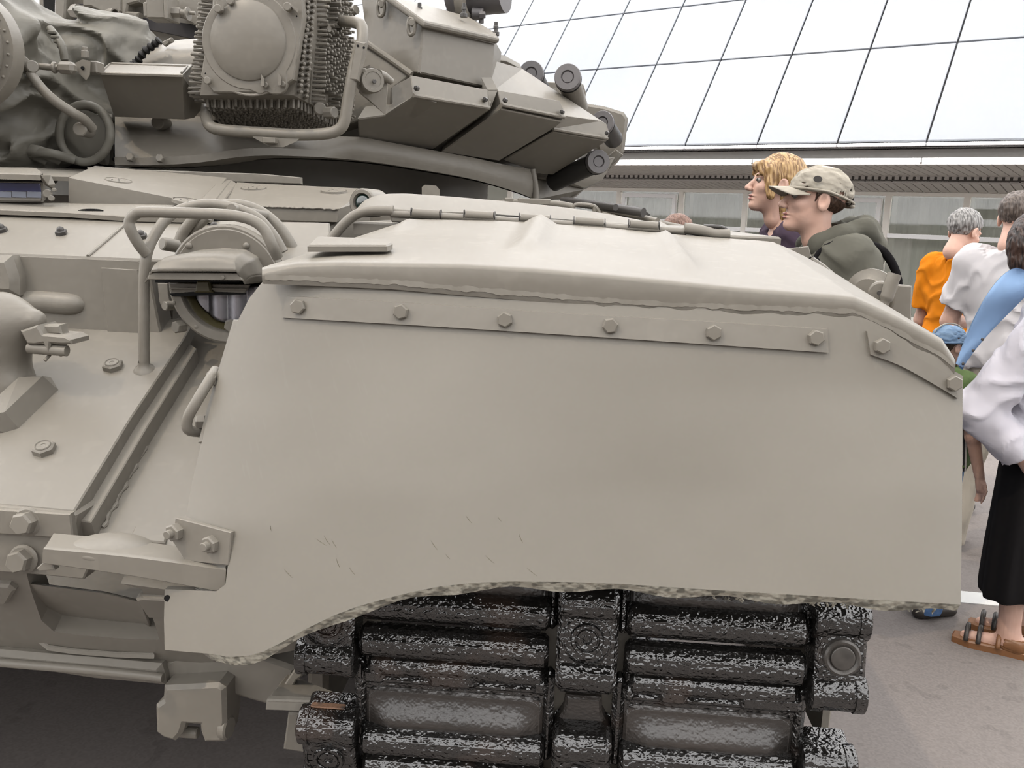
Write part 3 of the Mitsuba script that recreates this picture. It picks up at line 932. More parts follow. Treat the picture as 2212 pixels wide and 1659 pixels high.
# the ribbed bottom beam
Sv = float(np.dot(PQ(100, 1420) - O, B)) - 0.03
bb = part('bottom_beam', cat(panel(PVs([(-420, 1375), (0, 1408), (200, 1425), (345, 1438), (352, 1460), (356, 1484), (200, 1470), (0, 1440), (-420, 1400)], Sv), 0.06, 0.008)), P_, 30, 'ribbed lower beam of the hull front')
sub(bb, 'rib', tube(spline([PV(-420, 1392, Sv - 0.004), PV(0, 1431, Sv - 0.004), PV(200, 1448, Sv - 0.004), PV(352, 1464, Sv - 0.004)], 6), 0.007, 10), P_, 50)
sub(bb, 'outer_arm', panel(PVs([(345, 1436), (380, 1420), (520, 1424), (560, 1416), (640, 1444), (632, 1470), (600, 1530), (560, 1520), (490, 1500), (440, 1492), (356, 1486)], Sv + 0.02), 0.07, 0.006), P_, 30)
# belly plate, to the rear
zb_ = float(PV(100, 1450, Sv)[2]) - 0.01
part('belly', panel([T(-2.6, Sv + 0.02, zb_), T(-0.36, Sv + 0.02, zb_), T(-0.36, 0.9, 0.62), T(-2.6, 0.9, 0.62)], 0.03, 0, n=np.array([0, -0.3, -1.0])), P_, 30)
part('hull_bottom', box(T(-1.48, 3.4, 0.66), TAX, (2.24, 5.2, 0.10), 0.02), P_, 30)
part('hull_side', box(T(-0.375, 3.1, 0.96), TAX, (0.04, 5.2, 0.62), 0.01), P_, 30)
# tow lug below the beam
lug = [(352, 1484), (470, 1478), (486, 1488), (488, 1560), (482, 1606), (440, 1606), (432, 1584), (430, 1568), (398, 1566), (392, 1586), (376, 1604), (350, 1596), (336, 1585), (334, 1526), (350, 1514)]
tl = part('tow_lug', panel(PVs(lug, Sv - 0.02), 0.06, 0.006), P_, 30, 'lug with forked ends under the hull beam')
sub(tl, 'side_boss', cyl(PV(482, 1570, Sv - 0.005), L - B * 0.15, 0.018, 0.012, 24), P_, 40)
sub(tl, 'pin', cyl(PV(388, 1580, Sv + 0.012), L, 0.009, 0.03, 16), P_, 40)
# step and stay beside the track
stp = part('step_plate', panel([PV(576, 1510, 0.10), PV(694, 1514, 0.10), PV(723, 1494, 0.16), PV(620, 1455, 0.22)], 0.014, 0.002, n=Zv), P_, 30, 'small step beside the track')
sub(stp, 'front_edge', panel(PVs([(576, 1511), (690, 1515), (684, 1538), (576, 1530)], 0.099), 0.01, 0.002), P_, 30)
sub(stp, 'stay', panel(PVs([(640, 1440), (668, 1450), (640, 1470), (622, 1500), (606, 1490)], 0.17), 0.02, 0.002), P_, 30)
part('stay_bracket', panel(PVs([(622, 1540), (670, 1545), (660, 1628), (611, 1620)], 0.17), 0.03, 0.003), P_, 30, 'upright bracket below the step')

# --- the channel bracket that holds the flap
fv = float(flap_v(492, 1190)) - 0.004
bvl, bvr = fv + 0.040, fv


def bv(x):
    return bvl + (bvr - bvl) * (x - 90) / 400.0


prof_t = [(118, 1172), (95, 1174), (91, 1186), (90, 1214)]
chn = []
for t in np.linspace(0, 1, 17):
    x = 92 + 395 * t
    ytop = 1174 + 46 * t + (-4 * math.sin(math.pi * t))
    v = bv(x)
    row = [PV(x + (24 + 4 * t) * (1 - 0.2 * t), ytop - 22 - (0 * t), v + 0.055), PV(x + 8 * (1 - t), ytop + 4, v + 0.006), PV(x + 1, ytop + 12, v), PV(x - 1, ytop + 42 + 18 * t, v + 0.002)]
    chn.append(row)
chn = np.array(chn).transpose(1, 0, 2)
cb = part('flap_bracket', sheet(chn, 0.005, away=B * 0.8 - Zv * 0.5), P_, 40, 'bent channel bracket bolted to the flap')
sub(cb, 'dome', trimesh.Trimesh((lambda m: PV(242, 1184, fv + 0.065) + (m.vertices * np.array([0.050, 0.036, 0.015])) @ TAX)(trimesh.creation.icosphere(3)), trimesh.creation.icosphere(3).faces), P_, True)
sub(cb, 'end_plate', panel([PV(378, 1118, fv + 0.025), PV(499, 1150, fv), PV(493, 1222, fv - 0.002), PV(400, 1212, fv + 0.02), PV(372, 1170, fv + 0.026)], 0.005, 0.001), P_, 30)
for x, y, v in ((374, 1148, fv + 0.022), (452, 1174, fv + 0.008)):
    sub(cb, 'bolt', hexbolt(PV(x + 6, y, v), -B - L * 0.35, 0.0105, 0.008, stud=0.007, turn=0.4), P_, 30, 'nut with a protruding stud')
sub(cb, 'left_foot', panel(PVs([(112, 1216), (118, 1232), (84, 1234), (78, 1228), (92, 1216)], fv + 0.05), 0.01, 0.001), P_, 30)
sub(flap, 'tab_hole', lathe([(0, 0), (0.004, 0), (0.004, 0.0012), (0, 0.0012)], PV(362, 1292, float(flap_v(362, 1292)) - 0.0004), -B, 12), 'black', 40)
# handle on the inner edge of the flap
hv = float(flap_v(470, 860)) + 0.03
hd = part('flap_handle', tube(spline([PV(466, 800, hv), PV(452, 822, hv - 0.02), PV(422, 872, hv - 0.035), PV(405, 905, hv - 0.035), PV(407, 928, hv - 0.03), PV(435, 934, hv - 0.01)], 6), 0.0065, 12), P_, 40, 'bent grab handle on the inner side of the flap')
for x, y in ((462, 818), (438, 912)):
    sub(hd, 'nut', hexbolt(PV(x, y, hv - 0.012), -L - B * 0.3, 0.009, 0.008), P_, 30)
bracket_strip = part('flap_edge_strip', panel([PV(x, y, float(flap_v(x, y)) + 0.004) for x, y in ((503, 690), (516, 690), (468, 850), (436, 955), (427, 957), (455, 850))], 0.006, 0.001), P_, 30)

# --- track: shoes round the idler
TR, TC = 0.50, None
pc = PV(1265, 1505, 0.075)
TCv, TCz = 0.075 + TR, pc[2]
uc = float((PV(1265, 1440, 0.075) - O) @ L)
pitch = float(PV(1265, 1380, 0.075)[2] - PV(1265, 1680, 0.075)[2])
dphi = 2 * math.asin(pitch / 2 / TR)
phi0 = math.asin(np.clip((PV(1265, 1380, 0.075)[2] - TCz) / TR, -1, 1))
px2m = mpp(PV(1265, 1450, 0.075))


def LU(px, y=1440):
    return float((PV(px, y, 0.075) - O) @ L) - uc


def body_mesh(u0, u1, seed, flip=False):
    """one pad of a shoe in shoe space: x across, y down the track from pin to pin, z outwards"""
    P = pitch
    w = u1 - u0
    R1 = 0.022
    ms = []

    def bar(y, z, r, a=u0, b=u1):
        n = 16
        ang = np.arange(n) * 2 * np.pi / n
        c = np.stack([np.zeros(n), y + r * np.cos(ang), z + r * np.sin(ang)], 1)
        e = np.stack([np.zeros(n), y + (r - .005) * np.cos(ang), z + (r - .005) * np.sin(ang)], 1)
        X = np.array([1.0, 0, 0])
        return hull(np.vstack([c + X * (a + .005), c + X * (b - .005), e + X * a, e + X * b]))

    def blk(xa, xb, ya, yb, za, zb, bev=0.004):
        return box(((xa + xb) / 2, (ya + yb) / 2, (za + zb) / 2), np.eye(3), (xb - xa, yb - ya, zb - za), bev)
    a = 0.13 * P
    ms.append(bar(a, -0.004, R1))                            # upper tube
    ms.append(bar(P - a, -0.004, R1))                        # lower tube
    ms.append(blk(u0, u1, a, P - a, -0.026, -0.010))          # web
    ms.append(bar(0.325 * P, -0.010, 0.016, u0 + .008, u1 - .004))    # grouser ridge
    ms.append(blk(u0 + 0.01, u1 - 0.006, 0.40 * P, 0.455 * P, -0.02, -0.001, 0.004))
    # lugs between the pockets
    for t in ((0.0, 0.12), (0.36, 0.62), (0.92, 1.0)) if not flip else ((0.0, 0.06), (0.20, 0.36), (0.66, 1.0)):
        ms.append(blk(u0 + w * t[0], u0 + w * t[1] + 0.002, 0.33 * P, 0.45 * P, -0.02, 0.005, 0.006))
    # flat pad with rounded corners
    R_ = 0.018
    q = Polygon([(u0 + 0.004, 0.50 * P), (u1 - 0.004, 0.50 * P), (u1 - 0.004, 0.845 * P), (u0 + 0.004, 0.845 * P)]).buffer(-R_).buffer(R_, 6)
    pts = np.array(q.exterior.coords)[:-1]
    pad = panel(np.column_stack([pts, np.full(len(pts), -0.005)]), 0.012, 0.004, n=(0, 0, 1.0))
    # its face swells into a low rounded ridge
    gg = [[(x, y * P, -0.0055 + 0.0150 * math.sin(math.pi * ((y - .515) / .315) ** 1.5) ** 1.5 * min(1, 8 * (x - u0 - .008) / w) * min(1, 8 * (u1 - .008 - x) / w)) for x in np.linspace(u0 + .009, u1 - .009, 40)] for y in np.linspace(.516, .829, 24)]
    pad = cat(pad, sheet(np.array(gg), 0.003, away=np.array([0, 0, -1.0])))
    # side rails
    for xa, xb in ((u0 - 0.012, u0 + 0.004), (u1 - 0.004, u1 + 0.010)):
        ms.append(blk(xa, xb, 0.30 * P, 0.97 * P, -0.028, -0.004, 0.006))
    return cat(*ms), pad


def connector_mesh(u0, u1, style):
    """end connector in shoe space, about a pin axis at y = 0"""
    P = pitch
    ms = []
    hw = (u1 - u0) / 2
    c = (u0 + u1) / 2
    q = Polygon([(u0, -0.33 * P), (u1, -0.33 * P), (u1, 0.36 * P), (u0, 0.36 * P)]).buffer(-0.012).buffer(0.012, 5)
    pts = np.array(q.exterior.coords)[:-1]
    ms.append(panel(np.column_stack([pts, np.full(len(pts), 0.012)]), 0.055, 0.005, n=(0, 0, 1.0)))
    # rounded pin eyes above and below
    for y in (-0.22 * P, 0.25 * P):
        n = 20
        ang = np.arange(n) * 2 * np.pi / n
        r = 0.024
        e = [np.stack([np.full(n, x), y + rr * np.cos(ang), -0.004 + rr * np.sin(ang)], 1) for x, rr in ((u0 + 0.008, r), (u1 - 0.008, r), (u0 + 0.004, r - 0.003), (u1 - 0.004, r - 0.003))]
        ms.append(hull(np.vstack(e)))
    if style == 'outer':
        for x in (u0, u1 - 0.010):
            for y in (-0.22 * P, 0.25 * P):
                n = 16
                ang = np.arange(n) * 2 * np.pi / n
                e = [np.stack([np.full(n, xx), y + rr * np.cos(ang), -0.004 + rr * np.sin(ang)], 1) for xx, rr in ((x - 0.002, 0.026), (x + 0.011, 0.026), (x + 0.013, 0.022), (x - 0.004, 0.022))]
                ms.append(hull(np.vstack(e)))
    return cat(*ms)


Xz = np.array([0, 0, 1.0])


def shoe_frame(phi):
    """origin and axes of a pin line at angle phi above the idler's centre height"""
    o = O + L * uc + B * (TCv - TR * math.cos(phi)) + Zv * (TCz + TR * math.sin(phi))
    return o


def fine(m, size=0.0045):
    v, f = trimesh.remesh.subdivide_to_size(m.vertices, m.faces, size, max_iter=12)
    q = trimesh.Trimesh(v, f, process=False)
    q.merge_vertices(digits_vertex=5)
    return q


def put(m, a, b):
    """from shoe space to the world: a, b the two pin lines"""
    y = unit(b - a)
    z = unit(np.cross(L, y))
    if np.dot(z, a + b - 2 * (O + L * uc + B * TCv + Zv * TCz)) < 0:
        z = -z
    return trimesh.Trimesh(a + m.vertices[:, :1] * L + m.vertices[:, 1:2] * y + m.vertices[:, 2:] * z, m.faces if np.dot(np.cross(L, y), z) > 0 else m.faces[:, ::-1], process=False)


_ = None
uL0, uL1 = LU(778), LU(1183)
uR0, uR1 = LU(1350), LU(1742)
bl, padl = body_mesh(uL0, uL1, 1)
brr, padr = body_mesh(uR0, uR1, 2, True)
cl = connector_mesh(LU(650), LU(766), 'outer')
cr = connector_mesh(LU(1757), LU(1868), 'outer')
cc = connector_mesh(LU(1200), LU(1332), 'mid')
nlink = 11
pins = [shoe_frame(phi0 + dphi * (4 - k)) for k in range(9)]
# below, the track runs down and back to the ground
d0 = unit(pins[-1] - pins[-2])
for k in range(6):
    ang = -1.10 - 0.10 * k
    pins.append(pins[-1] + pitch * unit(B * math.cos(max(-1.2, ang) + 0.25) * 0.9 + Zv * math.sin(-0.80)))
    if pins[-1][2] < 0.09:
        pins[-1][2] = 0.06
        break
while len(pins) < 22:
    pins.append(pins[-1] + B * pitch)
MESHES = {'body': cat(bl, brr), 'padl': padl, 'padr': padr, 'cl': cl, 'cr': cr, 'cc': cc}
PLY = {}
for k_ in MESHES:
    MESHES[k_] = trimesh.Trimesh(MESHES[k_].vertices * np.array([-1.0, 1, 1]), MESHES[k_].faces[:, ::-1], process=False)


def shoe_piece(key, which, near, a, b, mat, label=None):
    """a piece of a shoe: the mesh is written once in shoe space and set in place by to_world"""
    if (which, near) not in PLY:
        PLY[which, near] = mikit.ply(fine(MESHES[which]) if near else MESHES[which], mat, smooth=40)
    y = unit(b - a)
    z = np.cross(-L, y)                                      # shoe space is written mirrored, so that the frame is right-handed
    M_ = np.eye(4)
    x = -L
    M_[:3, 0], M_[:3, 1], M_[:3, 2], M_[:3, 3] = x, y, z, a
    key = number(key)
    scene[key] = {**PLY[which, near], 'to_world': T4(M_.tolist())}
    tag(key, label)
    return key


for k in range(len(pins) - 1):
    a_, b_ = pins[k], pins[k + 1]
    near = 2 <= k <= 6
    sh = shoe_piece(f'{TK}__track_shoe', 'body', near, a_, b_, 'track_black', 'glossy black track shoe' if k == 4 else None)
    shoe_piece(f'{sh}__pad', 'padl', near, a_, b_, 'track_worn')
    shoe_piece(f'{sh}__pad', 'padr', near, a_, b_, 'track_worn')
    if k == 0:
        continue
    pa, pb = pins[k - 1], pins[k + 1]
    tdir = unit(pb - pa)
    e0, e1_ = a_, a_ + tdir * pitch
    for w_, nm in (('cl', 'end_connector'), ('cr', 'end_connector'), ('cc', 'middle_connector')):
        shoe_piece(f'{sh}__{nm}', w_, near, e0, e1_, 'track_black')
    z = unit(np.cross(L, tdir))
    if np.dot(z, -B) < 0 and k < 9:
        z = -z
    for px_, r_, mm in ((1265, 0.026, 'track_black'), (1812, 0.023, 'pin_steel'), (709, 0.023, 'track_black')):
        o_ = a_ + L * LU(px_) + z * 0.008
        if mm == 'pin_steel':
            pr = [(0.0, 0.013), (0.013, 0.013), (0.0145, 0.012), (0.0150, 0.009), (0.0175, 0.011), (0.020, 0.012), (0.0225, 0.010), (0.0235, 0.004), (0.025, 0.003), (0.029, 0.003)]
        else:
            pr = [(0.0, 0.003), (0.0045, 0.003), (0.006, 0.007), (0.0125, 0.0075), (0.0135, 0.0055), (0.015, 0.0055), (0.016, 0.0085), (0.0195, 0.0085), (0.021, 0.005), (0.0225, 0.0005), (0.0285, 0.0005), (0.0300, 0.006), (0.033, 0.004)]
        sub(sh, 'bolt', lathe(pr, o_, z, 40), mm, 40)
    # guide tooth between the pads
    m_ = (a_ + b_) / 2
    y_ = unit(b_ - a_)
    zz_ = unit(np.cross(L, y_))
    zz_ = zz_ if np.dot(zz_, z) > 0 else -zz_
    gp = [(LU(1200), 0.72), (LU(1222), 0.60), (LU(1226), 0.48), (LU(1306), 0.48), (LU(1309), 0.60), (LU(1330), 0.72), (LU(1330), 0.78), (LU(1200), 0.78)]
    sub(sh, 'guide_tooth', panel([a_ + L * x + y_ * (y * pitch) - zz_ * 0.012 for x, y in gp], 0.03, 0.004, n=zz_), 'track_worn', 40)
# rusted edge of one connector
kk = pins[5]
sub(f'{TK}__track_shoe_005', 'rust_edge', box(kk + L * LU(702) + Zv * (0.345 * pitch) - B * 0.0, TAX, (0.046, 0.012, 0.0025), 0.001), 'rusty_steel', 30)
# wheels
ctr = O + L * uc + B * TCv + Zv * TCz
part('idler_wheel', lathe([(0, -0.05), (0.40, -0.05), (0.44, -0.06), (0.455, -0.06), (0.455, -0.02), (0.30, -0.01), (0.30, 0.01), (0.455, 0.02), (0.455, 0.06), (0.44, 0.06), (0.40, 0.05), (0, 0.05)], ctr, L, 48), P_, 30)
for k in range(4):
    part('road_wheel', lathe([(0, -0.16), (0.30, -0.16), (0.40, -0.17), (0.42, -0.17), (0.42, 0.17), (0.40, 0.17), (0.30, 0.12), (0, 0.12)], O + L * uc + B * (1.72 + 1.0 * k) + Zv * 0.52, L, 40), 'dark_rubber', 30)
# arch lining behind the flap: dark inside of the fender
part('arch_roof', panel([T(-0.27, 0.06, front0[3][2] - 0.07), T(0.42, 0.06, front0[3][2] - 0.13), T(0.44, 2.5, front0[3][2] - 0.1), T(-0.27, 2.5, front0[3][2] - 0.1)], 0.01, 0, n=-Zv), 'dark_rubber', 30)

us = float((front0[-1] - O) @ L) - 0.02
part('side_skirt', panel([T(us, 0.22, 0.86), T(us, 0.22, front0[-1][2] - 0.02), T(us, 4.2, front0[-1][2] + 0.06), T(us, 4.2, 0.80)], 0.012, 0.002, n=L), 'rubber_paint', 30, 'rubber skirt along the side of the track')

part('far_track', box(T(-2.95, 3.0, 0.56), TAX, (0.62, 5.4, 1.08), 0.05), 'dark_rubber', 30, 'track on the far side of the hull')
part('hull_rear', box(T(-1.48, 5.95, 0.75), TAX, (3.0, 0.1, 1.4), 0.02), P_, 30)
# ------------------------------------------------------------------ hull top: wall band, plates, boxes, periscope
def Q(*t):
    return np.array([PV(x, y, v) for x, y, v in t])


vW = float(np.dot(PG(200, 712) - O, B))
wb_ = part('splash_wall', panel(PVs([(-400, 535), (0, 549), (300, 561), (322, 590), (351, 737), (230, 724), (0, 699), (-400, 680)], vW), 0.05, 0.003), P_, 30, 'upright band across the top of the glacis')
r_ = 25 * mpp(PV(100, 650, vW))
sub(wb_, 'pressed_bulge', tube([PV(x, y, vW + 0.006) for x, y in ((38, 648), (50, 649), (62, 650), (85, 651), (150, 656), (168, 657), (180, 658), (190, 659))], [0.002, r_ * .7, r_ * .92, r_, r_, r_ * .9, r_ * .7, 0.002], 20), P_, True)
sub(wb_, 'cover_plate', panel(PVs([(218, 578), (296, 583), (302, 606), (318, 735), (232, 722)], vW - 0.004), 0.004, 0.001), P_, 30)
sub(wb_, 'side_rib', panel(PVs([(-60, 552), (18, 552), (34, 600), (34, 640), (-60, 636)], vW - 0.03), 0.03, 0.012), P_, 40)
S0 = PV(150, 555, vW - 0.002)
Sd = unit(B * math.cos(math.radians(21)) + Zv * math.sin(math.radians(21)))
Sn = unit(np.cross(L, Sd))
Sn = Sn if Sn[2] > 0 else -Sn


def PS(px, py, d=0.0):
    return hit(px, py, S0 + Sn * d, Sn)


up_ = part('upper_plate', panel([PS(-400, 530), PS(0, 548), PS(300, 560), PS(720, 580), PS(712, 480), PS(280, 473), PS(0, 462), PS(-400, 444)], 0.02, 0.003, n=Sn), P_, 30, 'sloped plate above the splash wall')
for x, y in ((4, 500), (133, 506), (306, 514), (464, 496)):
    p = PS(x, y)
    b_ = sub(up_, 'bolt', hexbolt(p, Sn, 0.0105, 0.008, turn=0.2), 'steel_dark', 30, 'hexagon bolt with a domed end')
    add(f'{b_}_dome'.replace('_dome', '__dome') if False else f'{up_}__bolt_dome', lathe([(0.0065, 0.008), (0.006, 0.012), (0.003, 0.0145), (0, 0.015)], p, Sn, 16), 'steel_dark', 50)
sub(up_, 'weld_bead', tube([PS(190, 553, 0.001), PS(235, 515, 0.001), PS(276, 479, 0.001)], 0.003, 8), P_, 40)
vS = float(np.dot(PS(150, 467) - O, B))
p2 = part('roof_edge_plate', panel(Q((-400, 436, vS - .02), (0, 452, vS - .02), (150, 458, vS - .02), (280, 467, vS - .02), (460, 470, vS - .02), (470, 444, vS + .12), (130, 437, vS + .12), (0, 437, vS + .12), (-400, 425, vS + .12)), 0.010, 0.002, n=Zv), P_, 30, 'thin plate with an oval hole')
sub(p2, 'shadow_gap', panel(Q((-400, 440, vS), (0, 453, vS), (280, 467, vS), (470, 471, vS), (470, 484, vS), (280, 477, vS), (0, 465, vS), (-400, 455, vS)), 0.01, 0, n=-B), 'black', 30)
sub(p2, 'oval_hole', panel([PV(195 + 27 * math.cos(a), 455 + 4.2 * math.sin(a), vS + 0.03) for a in np.linspace(0, 2 * math.pi, 20, endpoint=False)], 0.004, 0, n=Zv - B), 'black', 30)
vb = vS + 0.14


def solid(top, drop=0.10, bev=0):
    top = np.asarray(top)
    return hull(np.vstack([top, top - Zv * drop]))


abx = part('armour_box', hull(np.vstack([Q((148, 384, vb), (148, 437, vb), (348, 447, vb), (440, 441, vb), (205, 358, vb + .34), (490, 384, vb + .34)), Q((148, 437, vb), (440, 450, vb), (490, 420, vb + .34), (205, 420, vb + .34))])), P_, 20, 'wedge shaped armour box in front of the turret')
ta, tb, tc = Q((150, 384, vb), (440, 441, vb), (350, 372, vb + .34))
An = newell(np.array([ta, tb, tc]))
An = An if An[2] > 0 else -An
for x, y, rr in ((256, 393, 28), (446, 402, 29), (405, 437, 32)):
    c_ = hit(x, y, ta, An)
    k_ = mpp(c_) * rr
    d_ = sub(abx, 'cover_disc', lathe([(0, 0.004), (k_ * 0.86, 0.004), (k_ * 0.88, 0.0), (k_ * 0.93, 0.0), (k_ * 0.95, 0.005), (k_, 0.004), (k_ * 1.02, -0.002)], c_, An, 32), P_, 25, 'round cover with small pin holes')
    for a in (0.4, 2.4, 3.6):
        add(f'{abx}__pin_hole', cyl(c_ + (frame(An)[0] * math.cos(a) + frame(An)[1] * math.sin(a)) * k_ * 0.5 + An * 0.0035, An, k_ * 0.07, 0.001, 8), 'black', 30)
sub(abx, 'strip', panel([hit(x, y, ta + An * 0.012, An) for x, y in ((474, 388), (500, 389), (462, 437), (428, 436))], 0.02, 0.002, n=An), P_, 30)
sub(abx, 'strip_side', panel([hit(x, y, ta + An * 0.011, An) for x, y in ((500, 389), (512, 396), (478, 440), (462, 437))], 0.02, 0.002, n=An), P_, 30)
vc = vb + 0.03
bx2 = part('armour_box', hull(np.vstack([Q((470, 441, vc), (732, 451, vc), (470, 470, vc), (728, 480, vc), (512, 394, vc + .30), (795, 408, vc + .30), (800, 430, vc + .25)), Q((728, 480, vc), (512, 430, vc + .30), (795, 440, vc + .30))])), P_, 20, 'flat armour box with two round covers')
ta, tb, tc = Q((470, 441, vc), (732, 451, vc), (600, 398, vc + .30))
A2 = newell(np.array([ta, tb, tc]))
A2 = A2 if A2[2] > 0 else -A2
for x, y, rr in ((548, 408, 27), (721, 414, 28)):
    c_ = hit(x, y, ta, A2)
    k_ = mpp(c_) * rr
    sub(bx2, 'cover_disc', lathe([(0, 0.003), (k_ * 0.93, 0.003), (k_ * 0.95, -0.001), (k_ * 0.98, -0.001), (k_, 0.002), (k_ * 1.02, -0.002)], c_, A2, 32), P_, 25)
    for a in (0.4, 2.4, 4.0):
        add(f'{bx2}__pin_hole', cyl(c_ + (frame(A2)[0] * math.cos(a) + frame(A2)[1] * math.sin(a)) * k_ * 0.45 + A2 * 0.0025, A2, k_ * 0.08, 0.001, 8), 'black', 30)
wl = [PV(480 + 250 * t, 442.5 + 9.5 * t + rng.uniform(-1.5, 1.5), vc - 0.002) for t in np.linspace(0, 1, 70)]
sub(bx2, 'weld_bead', tube(np.array(wl), 0.0022, 6), P_, 40)
# hull side wall under that box, down to the fender
part('hull_shoulder', panel(Q((560, 486, vc + .02), (728, 478, vc + .02), (800, 440, vc + .2), (800, 520, vc + .2), (700, 560, vc), (560, 580, vc - .05)), 0.02, 0.002), P_, 30)
vd = vb + 0.38
rs = part('roof_strip', panel(Q((296, 366, vd), (560, 375, vd), (650, 383, vd), (651, 398, vd), (290, 386, vd), (282, 384, vd)), 0.012, 0.002), P_, 30, 'low upright strip in front of the turret ring')
part('roof_strip', panel(Q((187, 360, vd), (270, 368, vd), (276, 385, vd), (190, 374, vd)), 0.012, 0.002), P_, 30)
part('hull_roof', panel(Q((-500, 392, vb), (0, 378, vb + .1), (150, 381, vb + .1), (290, 374, vd + .3), (200, 358, vd + .3), (0, 350, vd + .3), (-500, 335, vd + .3)), 0.01, 0.001, n=Zv), P_, 30, 'flat hull roof around the periscope')
zr = float(PV(900, 428, 2.0)[2])
part('hull_deck', panel([T(-2.9, vd, zr - 0.03), T(-0.30, vd, zr - 0.03), T(-0.30, 5.9, zr - 0.03), T(-2.9, 5.9, zr - 0.03)], 0.05, 0, n=Zv), P_, 30)
# periscope with its hood
vp = vb - 0.04
ps = part('periscope', hull(Q((-60, 386, vp), (92, 388, vp), (94, 436, vp), (-60, 436, vp), (-60, 380, vp + .1), (96, 384, vp + .1), (100, 430, vp + .1), (-60, 430, vp + .1))), P_, 25, "driver's periscope block")
sub(ps, 'upper_glass', panel(PVs([(-40, 394), (86, 396), (88, 414), (-40, 412)], vp - 0.002), 0.004, 0.0005), 'tinted_prism', 30, 'violet tinted prism')
for k in range(4):
    xa = -38 + 32 * k
    sub(ps, 'lower_glass', panel(PVs([(xa, 413), (xa + 30, 414), (xa + 30, 427 + .2 * k), (xa, 426 + .2 * k)], vp - 0.002), 0.004, 0.0005), 'pale_prism', 30)
sub(ps, 'sill', panel(PVs([(-40, 426), (88, 428), (87, 435), (-40, 434)], vp - 0.003), 0.01, 0.001), P_, 30)
sub(ps, 'hood', panel(Q((-60, 372, vp - .05), (86, 376, vp - .05), (92, 372, vp + .05), (80, 363, vp + .2), (-60, 360, vp + .2)), 0.012, 0.002, n=Zv), P_, 30)
sub(ps, 'hood_side', panel(Q((88, 378, vp - .04), (110, 378, vp + .02), (120, 398, vp + .02), (118, 408, vp + .02), (104, 400, vp), (92, 384, vp - .03)), 0.006, 0.001), P_, 30)
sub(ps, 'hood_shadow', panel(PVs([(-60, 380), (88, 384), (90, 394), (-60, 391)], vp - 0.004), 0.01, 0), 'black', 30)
for x, y, r_ in ((104, 418, 9), (112, 428, 6), (118, 410, 4)):
    sub(ps, 'catch', cyl(PV(x, y, vp - 0.01), -B + L * 0.5, r_ * mpp(PV(x, y, vp)), 0.02, 12), P_, 40)
# headlamp lens of the driver's side lamp at the back of the fender (small round lens with a dark green glass)
vl_ = vh + 0.28
o_ = PV(783, 438, vl_)
k_ = mpp(o_)
sl = part('marker_lamp', lathe([(0, -0.06), (30 * k_, -0.06), (31 * k_, 0), (28 * k_, 0.004), (21 * k_, 0.004), (18 * k_, -0.004)], o_, -B - L * 0.25, 32), P_, 40, 'small round lamp with dark green lens')
sub(sl, 'lens', lathe([(19 * k_, -0.003), (14 * k_, 0.003), (0, 0.005)], o_, -B - L * 0.25, 28), 'green_lens', True)
# long curved guard plate and stowed tools behind the hinge
gt = [(772, 449, .17), (790, 432, .20), (820, 421, .21), (860, 418, .22), (910, 420, .24), (1060, 432, .31), (1250, 452, .45), (1430, 484, .58)]
gb_ = [(772, 453, .15), (800, 451, .15), (840, 452, .15), (870, 454, .16), (920, 456, .18), (1060, 462, .25), (1250, 476, .40), (1430, 490, .55)]
gp = part('guard_plate', sheet(np.array([spline(Q(*[(x, y, vh + v) for x, y, v in q]), 6) for q in (gt, gb_)]), 0.008, away=B), P_, 40, 'long curved plate on the track guard')
part('rounded_block', hull(np.vstack([Q((911, 428, 1.2), (911, 404, 1.2), (918, 399, 1.2), (942, 401, 1.2), (950, 410, 1.2), (950, 428, 1.2)), Q((911, 428, 1.24), (911, 404, 1.24), (918, 399, 1.24), (942, 401, 1.24), (950, 410, 1.24), (950, 428, 1.24))])), P_, 30, 'rounded lug on the hull edge')
gv = 1.7
stow = part('stowage_rail', tube(spline(Q((1075, 440, gv), (1120, 436, gv), (1200, 440, gv), (1236, 446, gv)), 5), 0.010, 10), P_, 40)
for xa, ya, xb, yb in ((1090, 436, 1110, 432), (1118, 434, 1190, 437)):
    sub(stow, 'clip', box((PV(xa, ya, gv) + PV(xb, yb, gv)) / 2, TAX, (abs(xb - xa) * mpp(PV(xa, ya, gv)), 0.02, 0.018), 0.003), P_, 30)
part('tool_frame', tube(spline(Q((1236, 462, 1.75), (1240, 444, 1.75), (1262, 442, 1.75), (1284, 446, 1.75), (1296, 460, 1.75)), 5), 0.006, 8), P_, 40)
part('tool_frame', tube(spline(Q((1284, 462, 1.75), (1285, 447, 1.75)), 3), 0.007, 8), P_, 40)
for k, (a_, b_) in enumerate((((1215, 434), (1390, 459)), ((1290, 449), (1420, 478)), ((1300, 458), (1500, 498)), ((1240, 440), (1330, 448)))):
    part('stowed_rod', tube([PV(*a_, 1.9), PV((a_[0] + b_[0]) / 2, (a_[1] + b_[1]) / 2 - 1, 1.8), PV(*b_, 1.7)], 0.010 if k else 0.014, 10), 'steel_dark' if k in (0, 3) else P_, 40)
part('stowed_box', panel(Q((1300, 452, 1.9), (1420, 474, 1.8), (1440, 484, 1.8), (1470, 500, 1.6), (1300, 480, 1.7)), 0.03, 0.003, n=Zv - B * 0.4), P_, 30)
part('rear_clamp', hull(Q((1385, 462, 1.95), (1395, 456, 1.95), (1405, 464, 1.95), (1398, 470, 1.95), (1385, 462, 2.0), (1395, 456, 2.0), (1405, 464, 2.0), (1398, 470, 2.0))), 'steel_dark', 30)

